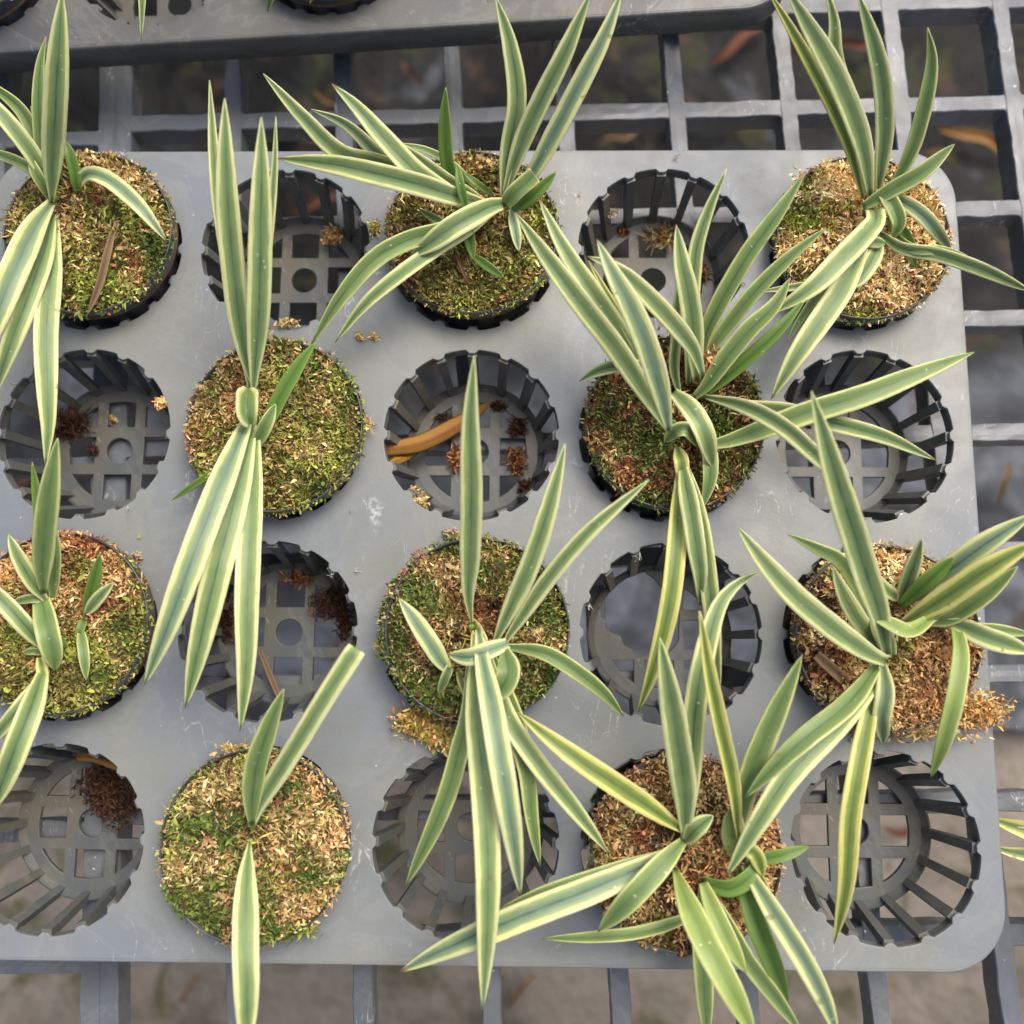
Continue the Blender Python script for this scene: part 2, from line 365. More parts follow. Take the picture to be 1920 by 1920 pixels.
DK, SK, CW, CF = deck_mesh(), skirt_mesh(), cup_wall_mesh(), cup_floor_mesh()
CWB, CFB = cup_wall_mesh((3, 4)), cup_floor_mesh(True)
for m_ in (CW, CF, CWB, CFB): m_.materials.append(M['cup'])
def tray(loc, rz, dm, label, broken=()):
    root = empty('plant_tray', loc, rz)
    d = link('deck', DK.copy(), root); d.data.materials.append(dm)
    s = link('skirt', SK.copy(), root); s.data.materials.append(dm)
    for r in range(4):
        for c_ in range(5):
            br = (r, c_) in broken
            wl = link('cup_wall', CWB if br else CW, root); wl.location = (c_ * P, -r * PY, 0)
            fl = link('cup_floor', CFB if br else CF, wl)
            if br: wl['label'] = 'broken cup wall with missing ribs'; fl['label'] = 'cup floor with a large torn hole'
    return tag(root, label, 'plant tray', 'grey round-cup plant trays')
tray((0, 0, 0), 0, M['deck'], 'grey plastic tray with twenty round slotted cups, ten holding potted orchids', {(2, 3)})
# the second tray lies beyond, turned by a few degrees
T2 = Matrix.Translation((0, 0, 0))
a2 = math.radians(3.4); off = at(285, 5, 0)
# its front row, second cup, stands at the top left of the picture
c2 = Vector((.0175, .1745, .001))
loc2 = c2 - Matrix.Rotation(a2, 3, 'Z') @ Vector((.1, -3 * PY, 0))
tray(loc2, a2, M['deck_shaded'], 'grey tray beyond the main one, shade painted in, its front edge along the picture top')
def on_tray2(col, row): return loc2 + Matrix.Rotation(a2, 3, 'Z') @ Vector((col * P, -row * PY, 0))

# ---------------------------------------------------------------- pots and moss
def lathe(name, prof, n=72):
    V = []; F = []
    for r, z in prof: V += [(r * math.cos(2 * math.pi * i / n), r * math.sin(2 * math.pi * i / n), z) for i in range(n)]
    for a in range(len(prof) - 1):
        for i in range(n): F.append((a * n + i, a * n + (i + 1) % n, (a + 1) * n + (i + 1) % n, (a + 1) * n + i))
    return mesh(name, V, F)
POT = lathe('pot', [(.001, 0), (.0315, 0), (.0325, .002), (.0412, .047), (.0416, .0492), (.0428, .0495), (.0433, .0505), (.0441, .0590), (.0437, .0600), (.0431, .0597), (.0425, .0560), (.0415, .0500), (.040, .045), (.001, .045)])
POT.materials.append(M['pot'])
def strands(P0, Dir, L, W, Cc, up=.4, curl=1.0, segs=3):
    """many small curled ribbons in one set of arrays: P0 (n,3), Dir (n,3)"""
    n = len(P0); V = np.zeros((n, (segs + 1) * 2, 3)); 
    rnd = rng.normal(size=(n, 3)); side = np.cross(Dir, rnd); side /= np.linalg.norm(side, axis=1)[:, None] + 1e-9
    bend = np.cross(Dir, side); cur = P0.copy(); d = Dir.copy()
    cw = (rng.normal(size=n) * .55 * curl)[:, None]
    for s in range(segs + 1):
        t = s / segs; ww = (W * (math.sin(math.pi * (0.12 + .82 * t)) * .9 + .1))[:, None]
        V[:, 2 * s] = cur - side * ww / 2; V[:, 2 * s + 1] = cur + side * ww / 2
        d = d + bend * cw; d /= np.linalg.norm(d, axis=1)[:, None]; cur = cur + d * (L / segs)[:, None]
    F = []
    base = (np.arange(n) * (segs + 1) * 2)[:, None]
    quad = np.array([[2 * s, 2 * s + 1, 2 * s + 3, 2 * s + 2] for s in range(segs)])
    Fq = (base[:, :, None] + quad[None]).reshape(-1, 4)
    return V.reshape(-1, 3), Fq, np.repeat(Cc, (segs + 1) * 2, axis=0)
def raw_mesh(name, V, Fq, col):
    m = bpy.data.meshes.new(name); m.vertices.add(len(V)); m.vertices.foreach_set('co', V.astype(np.float32).ravel())
    m.loops.add(Fq.size); m.loops.foreach_set('vertex_index', Fq.astype(np.int32).ravel())
    m.polygons.add(len(Fq)); m.polygons.foreach_set('loop_start', np.arange(0, Fq.size, 4, dtype=np.int32)); m.polygons.foreach_set('loop_total', np.full(len(Fq), 4, dtype=np.int32))
    a = m.color_attributes.new('col', 'FLOAT_COLOR', 'POINT'); c4 = np.ones((len(V), 4), np.float32); c4[:, :3] = col; a.data.foreach_set('color', c4.ravel())
    m.update(calc_edges=True); m.polygons.foreach_set('use_smooth', [True] * len(m.polygons)); return m
def lin(rgb): return np.array(srgb(*rgb)[:3])
PAL = {
 'tan': [(188, 160, 108), (172, 142, 90), (202, 178, 126), (158, 124, 78), (146, 114, 72), (166, 150, 88)],
 'pink': [(206, 176, 136), (192, 156, 116), (214, 190, 150), (176, 138, 100), (218, 198, 156), (188, 172, 118)],
 'rust': [(172, 112, 68), (188, 128, 78), (148, 92, 56), (122, 78, 50)],
 'gold': [(192, 150, 98), (208, 172, 120), (170, 126, 80), (184, 140, 90)],
 'green': [(102, 116, 46), (84, 102, 38), (128, 134, 62), (72, 90, 34), (112, 122, 52)],
 'lime': [(156, 158, 62), (170, 168, 78), (138, 144, 50), (146, 140, 60)],
 'olive': [(132, 122, 56), (116, 106, 46), (150, 136, 72), (98, 92, 40)],
 'dark': [(74, 56, 40), (60, 46, 32), (92, 70, 46)],
}
PAL = {k_: np.array([lin(c_) for c_ in v_]) * np.array([1.55, 1.68, 1.62]) * (1.22 if k_ in ('tan', 'gold') else 1.38 if k_ == 'pink' else 1.0 if k_ in ('dark', 'green') else 1.12) for k_, v_ in PAL.items()}
def moss_mesh(seed, zones, R=.0438, spill=(), n=12500, grooves=0, up=.0):
    """zones: list of (palette, weight, noise offset, fn(x,y)->bias)"""
    r = np.sqrt(rng.random(n)) * (R + .0012); th = rng.random(n) * 2 * math.pi
    x = r * np.cos(th); y = r * np.sin(th)
    def H(x_, y_):
        rr = math.hypot(x_, y_) / R
        return .0160 + up + .0050 * (1 - rr ** 2.6) + .0040 * noise.noise((x_ * 62 + seed, y_ * 62, seed)) + .0042 * abs(noise.noise((x_ * 150 + seed, y_ * 150, 3 + seed))) + .0014 * noise.noise((x_ * 420, y_ * 420 + seed, 5))
    hz = np.array([H(a, b) for a, b in zip(x, y)])
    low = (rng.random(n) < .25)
    cols = np.zeros((n, 3)); names = [z[0] for z in zones]
    sc = np.zeros((n, len(zones)))
    for i, (pn, wgt, fn) in enumerate(zones):
        for q in range(n):
            sc[q, i] = wgt + .9 * noise.noise((x[q] * 55 + 13 * i + seed * 3.1, y[q] * 55, seed + i)) + .5 * noise.noise((x[q] * 160 + 5 * i, y[q] * 160, seed)) + (fn(x[q] / R, y[q] / R) if fn else 0)
    sc += rng.normal(size=sc.shape) * .17; pick = sc.argmax(1)
    for i, pn in enumerate(names):
        idx = np.where(pick == i)[0]; pal = PAL[pn]; cols[idx] = pal[rng.integers(0, len(pal), len(idx))]
    cols = cols * .9 + cols.mean(1, keepdims=True) * .1; cols *= rng.uniform(.82, 1.2, (n, 1)); pale = rng.random(n) < .05; cols[pale] = cols[pale] * .45 + lin((214, 200, 150)) * .55
    el = rng.normal(size=n) * .40 + .18; az = th * 0 + rng.random(n) * 2 * math.pi
    D = np.stack([np.cos(az) * np.cos(el), np.sin(az) * np.cos(el), np.sin(el)], 1)
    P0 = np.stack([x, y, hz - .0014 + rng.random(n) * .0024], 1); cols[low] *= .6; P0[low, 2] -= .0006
    L = rng.uniform(.0016, .0042, n); W = rng.uniform(.0005, .0013, n)
    edge_ = np.clip((r / R - .86) / .14, 0, 1) * (rng.random(n) > .12); L *= 1 - .3 * edge_; P0[:, 2] -= .0006 * edge_
    big = rng.random(n) < .07; L[big] *= 1.5; W[big] *= 1.8
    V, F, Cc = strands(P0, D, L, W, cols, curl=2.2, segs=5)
    # base cushion
    nr, na = 22, 60; bv = []; bf = []; bc = []
    for i in range(nr + 1):
        for j in range(na):
            rr = R * i / nr; a = 2 * math.pi * j / na; xx, yy = rr * math.cos(a), rr * math.sin(a)
            bv.append((xx, yy, (H(xx, yy) - .0012) if i < nr else .008))
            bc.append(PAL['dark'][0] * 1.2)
    for i in range(nr):
        for j in range(na): bf.append((i * na + j, i * na + (j + 1) % na, (i + 1) * na + (j + 1) % na, (i + 1) * na + j))
    Vs = [np.array(bv), V]; Fs = [np.array(bf), F + len(bv)]; Cs = [np.array(bc), Cc]; tot = len(bv) + len(V)
    for (sx, sy, sz, rx, ry, rz_, pn, cnt) in spill:
        if cnt < 200: rx, ry, cnt, sx, sy = rx * .7, ry * .7, int(cnt * .8), sx * .97, sy * .97       # moss that hangs over the rim: centre (local), radii
        q = np.clip(rng.normal(size=(cnt, 3)) * .42, -.9, .9) * np.array([rx, ry, rz_]) * np.array([.9, .9, 1]) + np.array([sx, sy, sz])
        q[:, 2] = np.maximum(q[:, 2], .0015)
        pal = np.concatenate([PAL[p_] for p_ in pn.split('+')]); cc = pal[rng.integers(0, len(pal), cnt)] * rng.uniform(.7, 1.1, (cnt, 1))
        az = rng.random(cnt) * 2 * math.pi; el = rng.normal(size=cnt) * .6
        D = np.stack([np.cos(az) * np.cos(el), np.sin(az) * np.cos(el), np.sin(el)], 1)
        v, f, c_ = strands(q, D, rng.uniform(.0018, .0042, cnt), rng.uniform(.0005, .0014, cnt), cc, curl=2.0)
        Vs.append(v); Fs.append(f + tot); Cs.append(c_); tot += len(v)
    m = raw_mesh('moss', np.concatenate(Vs), np.concatenate(Fs), np.concatenate(Cs)); m.materials.append(M['moss']); return m

# ---------------------------------------------------------------- leaves
def spline(pts, n):
    """Catmull-Rom through points, n+1 samples evenly by length"""
    P_ = [2 * pts[0] - pts[1]] + pts + [2 * pts[-1] - pts[-2]]; out = []
    for i in range(1, len(P_) - 2):
        for s in range(12):
            t = s / 12; a, b, c_, d = P_[i - 1:i + 3]
            out.append(.5 * ((2 * b) + (c_ - a) * t + (2 * a - 5 * b + 4 * c_ - d) * t * t + (3 * b - a - 3 * c_ + d) * t ** 3))
    out.append(pts[-1]); L = [0]
    for a, b in zip(out[:-1], out[1:]): L.append(L[-1] + (b - a).length)
    res = []; j = 0
    for i in range(n + 1):
        s = L[-1] * i / n
        while j < len(L) - 2 and L[j + 1] < s: j += 1
        t = (s - L[j]) / max(L[j + 1] - L[j], 1e-9); res.append(out[j].lerp(out[j + 1], min(1, t)))
    return res, L[-1]
def profile(t, base, blunt):
    a = base + (1 - base) * math.sin(min(t / .38, 1) * math.pi / 2) ** 1.1
    if blunt: return a * (1 if t < .97 else .92)
    if t > .5: u = (t - .5) / .5; a *= (1 - u ** 2.3) ** .9
    return max(a, .02)
def leaf_mesh(pts3, w, base=.3, blunt=False, fold=.16, tilt=0.0, wav=.0, eye=None, n=26):
    path, L = spline(pts3, n); V = []; F = []; U = []; across = 9
    for i, p in enumerate(path):
        T = (path[min(i + 1, n)] - path[max(i - 1, 0)]).normalized()
        view = ((eye or CAM) - p).normalized()
        side = T.cross(view)
        if side.length < 1e-4: side = Vector((1, 0, 0))
        side.normalize(); nor = side.cross(T).normalized()
        if nor.dot(view) < 0: nor = -nor
        t = i / n
        ang = tilt * (1 - .3 * t) + wav * math.sin(t * 5 + w * 900)
        s2 = (side * math.cos(ang) + nor * math.sin(ang)); n2 = (nor * math.cos(ang) - side * math.sin(ang))
        hw = w / 2 * profile(t, base, blunt) / max(.8, math.cos(ang))
        for j in range(across):
            s = j / (across - 1) * 2 - 1
            lift = fold * hw * (abs(s) ** 1.25 * 1.5) * (1 if t < .85 else 1.2) - fold * hw * .5
            V.append(p + s2 * (s * hw) + n2 * lift); U.append(((s + 1) / 2, t * L * 45))
    for i in range(n):
        for j in range(across - 1):
            a = i * across + j; F.append((a, a + 1, a + across + 1, a + across))
    m = mesh('leaf', V, F); uv = m.uv_layers.new(name='UVMap')
    ta = m.attributes.new('along', 'FLOAT', 'POINT'); ta.data.foreach_set('value', [i / n for i in range(n + 1) for _ in range(across)])
    for lp in m.loops: uv.data[lp.index].uv = U[lp.vertex_index]
    return m
def add_leaf(root, wpx, style, z0, z1, arch, pts, base=.3, blunt=False, fold=.16, label=None, name='leaf', tilt=None):
    """pts: centre line as seen in the photograph; z0, z1, arch: real heights in cm at root, tip and mid-rise"""
    cum = [0]
    for a, b in zip(pts[:-1], pts[1:]): cum.append(cum[-1] + math.hypot(b[0] - a[0], b[1] - a[1]))
    P3 = []; zs = []
    for (u, v), c_ in zip(pts, cum):
        t = c_ / cum[-1]; z = (z0 + (z1 - z0) * t + arch * 4 * t * (1 - t)) / 100; P3.append(at(u, v, z)); zs.append(z)
    zm = zs[len(zs) // 2]
    if tilt is None: tilt = random.uniform(-.38, .38)
    m = leaf_mesh(P3, wpx * .97 * px2m(zm), base, blunt, fold, tilt, random.uniform(-.1, .1))
    inv = Matrix.Translation(-root.location)
    m.transform(inv)
    o = link(name, m, root, LM[style])
    md = o.modifiers.new('thickness', 'SOLIDIFY'); md.thickness = .00045; md.offset = -1
    if label: o['label'] = label
    return o
def crown(root, u, v, n=260, r=.006, pal='dark', h=.004, z=.0185):
    """brown fibres and old leaf bases round the foot of the shoots"""
    c0 = at(u, v, z + .002) - root.location
    q = rng.normal(size=(n, 3)) * np.array([r, r, h]) * .6 + np.array(c0)
    cc = np.concatenate([PAL[pal], PAL['tan'][3:]]); cc = cc[rng.integers(0, len(cc), n)]
    az = rng.random(n) * 2 * math.pi; el = rng.normal(size=n) * .5 + .3
    D = np.stack([np.cos(az) * np.cos(el), np.sin(az) * np.cos(el), np.sin(el)], 1)
    V_, F_, C_ = strands(q, D, rng.uniform(.003, .010, n), rng.uniform(.0004, .0011, n), cc, curl=.7)
    m = raw_mesh('old_leaf_bases', V_, F_, C_); m.materials.append(M['peat']); return link('old_leaf_bases', m, root)
def sheath(root, u, v, u2, v2, z2, r=.0024):
    """short fleshy stem the leaves come out of"""
    a = at(u, v, .016); b = at(u2, v2, z2); V = []; F = []; d = (b - a); s = d.cross(Vector((.3, .9, .1))).normalized(); q = d.normalized().cross(s)
    for i in range(7):
        t = i / 6; rr = r * (1.05 - .45 * t) * (1 if i < 6 else .4); p = a + d * t
        for j in range(10): V.append(p + (s * math.cos(j * .628) + q * math.sin(j * .628)) * rr)
    for i in range(6):
        for j in range(10): F.append((i * 10 + j, i * 10 + (j + 1) % 10, (i + 1) * 10 + (j + 1) % 10, (i + 1) * 10 + j))
    F.append(tuple(60 + j for j in range(10)))
    m = mesh('stem', V, F); uv = m.uv_layers.new(name='UVMap')
    for lp in m.loops: uv.data[lp.index].uv = ((lp.vertex_index % 10) / 10, (lp.vertex_index // 10) * .12)
    m.transform(Matrix.Translation(-root.location)); return link('stem', m, root, LM['L'])

def orchid(loc, label, zones, seed, leaves, bases=(), spill=(), lift=0.0, tilt=(0, 0), n=12500):
    lift -= .0022
    root = empty('potted_orchid', (loc[0], loc[1], 0))
    p = link('pot', POT, root); p.location = (0, 0, FLOOR + .0012 + lift); p.rotation_euler = (tilt[0], tilt[1], random.random())
    ms = link('moss', moss_mesh(seed, zones, spill=spill, n=n), root); ms.location = (0, 0, lift)
    for b in bases:
        crown(root, b[0], b[1], z=.0175 + lift); sheath(root, b[0], b[1], b[2], b[3], .026 + lift)
    for L in leaves:
        L = list(L); kw = L.pop() if isinstance(L[-1], dict) else {}
        add_leaf(root, *L, **kw)
    return tag(root, label, 'potted orchid', 'orchids in black pots standing in the tray cups')

# ---------------------------------------------------------------- the ten potted orchids
def cell(r, c_, dx=0, dy=0): return (c_ * P + dx, -r * PY + dy)
right = lambda x, y: .35 * x
orchid(cell(0, 0, .0012, .0022), 'orchid in the top left pot, brown leaf scrap on its moss',
 [('tan', .12, lambda x, y: .35 * y + .25 * (abs(x) + abs(y) < .35)), ('olive', .08, None), ('green', .02, lambda x, y: .25 * x), ('rust', -.18, None), ('lime', -.05, lambda x, y: -.3 * y)], 11, [
 (24, 'G', 2.2, 6, .5, [(98, 372), (82, 320), (72, 220), (74, 130), (86, 68)]),
 (28, 'G', 2.2, 5, .5, [(96, 372), (78, 290), (45, 215), (0, 172), (-40, 150)]),
 (36, 'V', 2.4, 6, .8, [(95, 370), (84, 330), (58, 285), (20, 235), (-30, 180), (-60, 150)]),
 (12, 'G', 2.2, 4, .2, [(95, 350), (85, 290), (72, 240), (57, 199)]),
 (22, 'G', 2.2, 3, .5, [(98, 355), (50, 312), (0, 290), (-30, 285)]),
 (24, 'G', 2.6, 4.2, .3, [(95, 376), (84, 352), (68, 325), (54, 290)]),
 (22, 'D', 2.2, 3.4, .3, [(146, 362), (142, 335), (132, 290), (120, 262)], {'base': .6}),
 (34, 'B', 2.3, 2.6, 1.2, [(140, 352), (165, 326), (205, 338), (255, 380), (290, 422), (313, 453)], {'base': .45}),
 (46, 'V', 2.0, 2.8, 1.6, [(103, 395), (94, 520), (86, 620), (88, 730), (90, 800), (85, 874)], {'tilt': .1}),
 (43, 'V', 2.2, 3.2, 1.8, [(100, 400), (80, 480), (48, 570), (15, 660), (-12, 745)]),
 (54, 'B', 2.8, 4.0, 2.0, [(96, 380), (62, 430), (25, 510), (-15, 610), (-45, 700)], {'base': .35, 'tilt': .15}),
 (48, 'V', 3.0, 9.5, .8, [(97, 378), (98, 310), (104, 190), (111, 70), (117, -18)], {'tilt': .1, 'base': .2}),
 ], bases=[(112, 385, 99, 370), (152, 365, 144, 345)])

orchid(cell(1, 1, .0030, .0008), 'orchid with two long upright and three long hanging leaves over yellow green moss',
 [('lime', .14, lambda x, y: .25 * x - .15 * y), ('olive', .05, None), ('tan', .10, lambda x, y: -.25 * x), ('green', .02, lambda x, y: .2 * x), ('rust', -.15, lambda x, y: -.35 * x), ('gold', -.16, None)], 23, [
 (13, 'D', 2.0, 1.0, .3, [(455, 850), (420, 872), (370, 905), (322, 938)]),
 (28, 'V', 2.4, 8, .3, [(470, 735), (425, 480), (404, 330), (393, 150)]),
 (20, 'V', 2.4, 8, .3, [(478, 735), (500, 480), (514, 330), (517, 218)]),
 (47, 'V', 3.0, 10, .8, [(476, 728), (456, 650), (438, 510), (425, 350), (421, 184)], {'base': .15, 'tilt': .2}),
 (47, 'V', 3.2, 10, .9, [(474, 742), (481, 640), (486, 545), (489, 370), (490, 219)], {'base': .12, 'tilt': -.1}),
 (30, 'D', 2.2, 3.8, .3, [(482, 832), (503, 790), (530, 735), (560, 685), (592, 640)]),
 (28, 'G', 2.6, 3.6, .3, [(474, 842), (497, 800), (517, 757)], {'base': .5}),
 (47, 'V', 2.6, 3.6, 2.0, [(480, 800), (474, 900), (468, 1000), (463, 1120), (461, 1250), (450, 1372)], {'tilt': -.1}),
 (54, 'V', 2.7, 3.4, 2.4, [(474, 795), (455, 880), (430, 980), (402, 1090), (372, 1220), (347, 1329)], {'tilt': .15}),
 (54, 'B', 3.0, 4.4, 2.6, [(470, 775), (446, 830), (405, 930), (356, 1060), (312, 1180), (270, 1286)], {'tilt': .1, 'base': .35}),
 (40, 'V', 3.9, 3.6, .6, [(470, 797), (464, 780), (463, 758), (465, 729)], {'base': .3, 'fold': 1.1, 'label': 'short leaf curled into a loop', 'tilt': 0}),
 ], bases=[(476, 742, 474, 728), (478, 800, 476, 790)],
 spill=[(-.012, .041, .012, .014, .010, .006, 'lime+rust', 260), (.044, .004, .006, .010, .006, .006, 'gold+tan', 150), (.012, .043, .010, .012, .006, .006, 'tan', 120), (-.045, .006, .006, .008, .004, .003, 'gold', 60)])

orchid(cell(0, 2, 0, .0025), 'bushy orchid in the top middle pot, leaves fanning left and three rising right',
 [('olive', .14, lambda x, y: -.2 * y), ('tan', .08, lambda x, y: .4 * y), ('lime', .02, lambda x, y: -.3 * y), ('rust', -.06, lambda x, y: -.3 * x), ('green', -.08, lambda x, y: .35 * x)], 37, [
 (22, 'G', 2.2, 3.0, .6, [(940, 385), (900, 395), (850, 425), (815, 410), (782, 390)]),
 (16, 'G', 2.4, 4.0, .3, [(900, 360), (850, 310), (800, 282), (740, 268)]),
 (14, 'D', 2.2, 3.2, .3, [(925, 366), (895, 345), (868, 322)]),
 (30, 'B', 2.6, 5.0, .5, [(915, 385), (860, 365), (790, 350), (720, 300), (650, 235), (583, 205)]),
 (38, 'V', 2.6, 5.6, .6, [(918, 385), (870, 370), (800, 345), (712, 307), (638, 287), (570, 222), (493, 138)]),
 (26, 'V', 2.6, 5.0, .4, [(920, 386), (850, 345), (795, 305), (742, 265)]),
 (42, 'V', 2.8, 6.6, .6, [(918, 388), (870, 378), (790, 330), (723, 262), (668, 200), (622, 157)]),
 (28, 'D', 2.3, 6.4, .2, [(860, 385), (850, 345), (838, 300), (834, 240), (835, 164)]),
 (46, 'V', 3.0, 5.6, 1.0, [(935, 390), (858, 370), (790, 348), (700, 325), (620, 308), (519, 297)], {'tilt': .05}),
 (18, 'D', 3.9, 4.8, .2, [(876, 398), (864, 350), (857, 308)]),
 (24, 'D', 2.6, 2.6, .4, [(862, 405), (878, 440), (888, 488)]),
 (18, 'D', 2.4, 2.4, .2, [(886, 478), (915, 500), (945, 521)]),
 (38, 'G', 2.6, 2.6, 1.6, [(930, 388), (880, 410), (830, 432), (762, 452), (700, 488), (638, 560), (583, 647)]),
 (31, 'V', 2.4, 2.0, 1.4, [(930, 392), (880, 430), (820, 465), (740, 522), (680, 575), (628, 642)]),
 (40, 'V', 3.0, 8.6, .5, [(942, 375), (952, 290), (969, 190), (957, 90), (929, -8)], {'base': .25}),
 (42, 'B', 2.8, 8.6, .6, [(962, 370), (1000, 322), (1042, 245), (1086, 160), (1132, 70), (1168, -22)]),
 (41, 'V', 3.1, 9.2, .6, [(945, 368), (975, 275), (1012, 192), (1058, 100), (1109, -18)], {'base': .25}),
 (46, 'V', 3.4, 3.4, 1.0, [(942, 382), (915, 390), (858, 420), (812, 452), (768, 482)], {'base': .55, 'tilt': .1}),
 (24, 'D', 2.5, 3.6, .2, [(962, 396), (1002, 365), (1043, 323)]),
 (22, 'B', 2.4, 2.4, .2, [(958, 392), (966, 430), (973, 472)]),
 (34, 'G', 3.2, 4.2, .2, [(946, 384), (966, 360), (1003, 328)], {'base': .75, 'blunt': True}),
 ], bases=[(945, 392, 942, 378), (878, 398, 862, 392)],
 spill=[(-.040, .012, .012, .008, .016, .006, 'rust+tan', 160)])

orchid(cell(0, 4, -.0008, -.0005), 'orchid in the top right pot on pinkish tan dry moss',
 [('pink', .42, None), ('tan', .20, None), ('lime', .02, lambda x, y: -.35 * x - .15 * y), ('rust', -.15, lambda x, y: -.25 * x), ('green', -.26, lambda x, y: -.2 * x)], 41, [
 (18, 'G', 2.4, 3.0, .3, [(1600, 480), (1540, 545), (1500, 600), (1475, 642)]),
 (17, 'V', 2.6, 3.0, .3, [(1600, 470), (1540, 528), (1490, 538), (1423, 547)]),
 (32, 'V', 2.5, 2.6, .4, [(1652, 450), (1640, 480), (1612, 522), (1578, 546)]),
 (34, 'V', 2.6, 8.0, .4, [(1627, 365), (1592, 205), (1567, 110), (1564, 40), (1548, -25)]),
 (26, 'Y', 2.8, 8.0, .4, [(1618, 372), (1592, 275), (1548, 175), (1492, 70), (1440, -18)]),
 (45, 'V', 3.0, 9.0, .6, [(1632, 368), (1622, 290), (1602, 222), (1562, 130), (1508, 35), (1472, -25)], {'tilt': -.15}),
 (38, 'V', 2.8, 9.0, .6, [(1645, 365), (1658, 260), (1656, 170), (1641, 90), (1608, -15)]),
 (31, 'G', 2.6, 7.0, .3, [(1664, 365), (1690, 322), (1714, 270), (1738, 180), (1747, 112), (1739, 52)]),
 (28, 'V', 2.4, 2.4, 1.4, [(1640, 430), (1690, 465), (1760, 478), (1840, 505), (1935, 548)]),
 (20, 'G', 2.6, 2.9, 1.0, [(1680, 440), (1710, 466), (1760, 470), (1818, 482)]),
 (30, 'B', 3.0, 2.6, 1.2, [(1660, 372), (1692, 378), (1728, 402), (1755, 432), (1784, 470)]),
 (22, 'D', 2.7, 2.4, .4, [(1680, 415), (1703, 452), (1717, 502)], {'blunt': False}),
 (48, 'V', 2.7, 3.0, 1.3, [(1625, 450), (1600, 500), (1570, 555), (1532, 610), (1490, 672), (1446, 748)], {'tilt': .1}),
 (34, 'G', 3.0, 5.2, .3, [(1618, 388), (1672, 356), (1730, 322), (1790, 270)], {'base': .5}),
 (30, 'G', 3.4, 2.8, .6, [(1650, 352), (1672, 382), (1685, 418), (1672, 448)], {'base': .5, 'fold': .3}),
 (45, 'V', 3.4, 4.2, 1.2, [(1640, 392), (1642, 412), (1628, 432), (1582, 480), (1520, 540), (1444, 589)], {'base': .8, 'tilt': .1}),
 (22, 'G', 3.0, 2.8, .2, [(1660, 456), (1635, 454), (1610, 456)]),
 ], bases=[(1628, 400, 1630, 370), (1668, 445, 1672, 410)],
 spill=[(.036, .018, .014, .012, .016, .004, 'pink+gold', 130), (-.030, .034, .014, .01, .010, .004, 'pink', 90)])

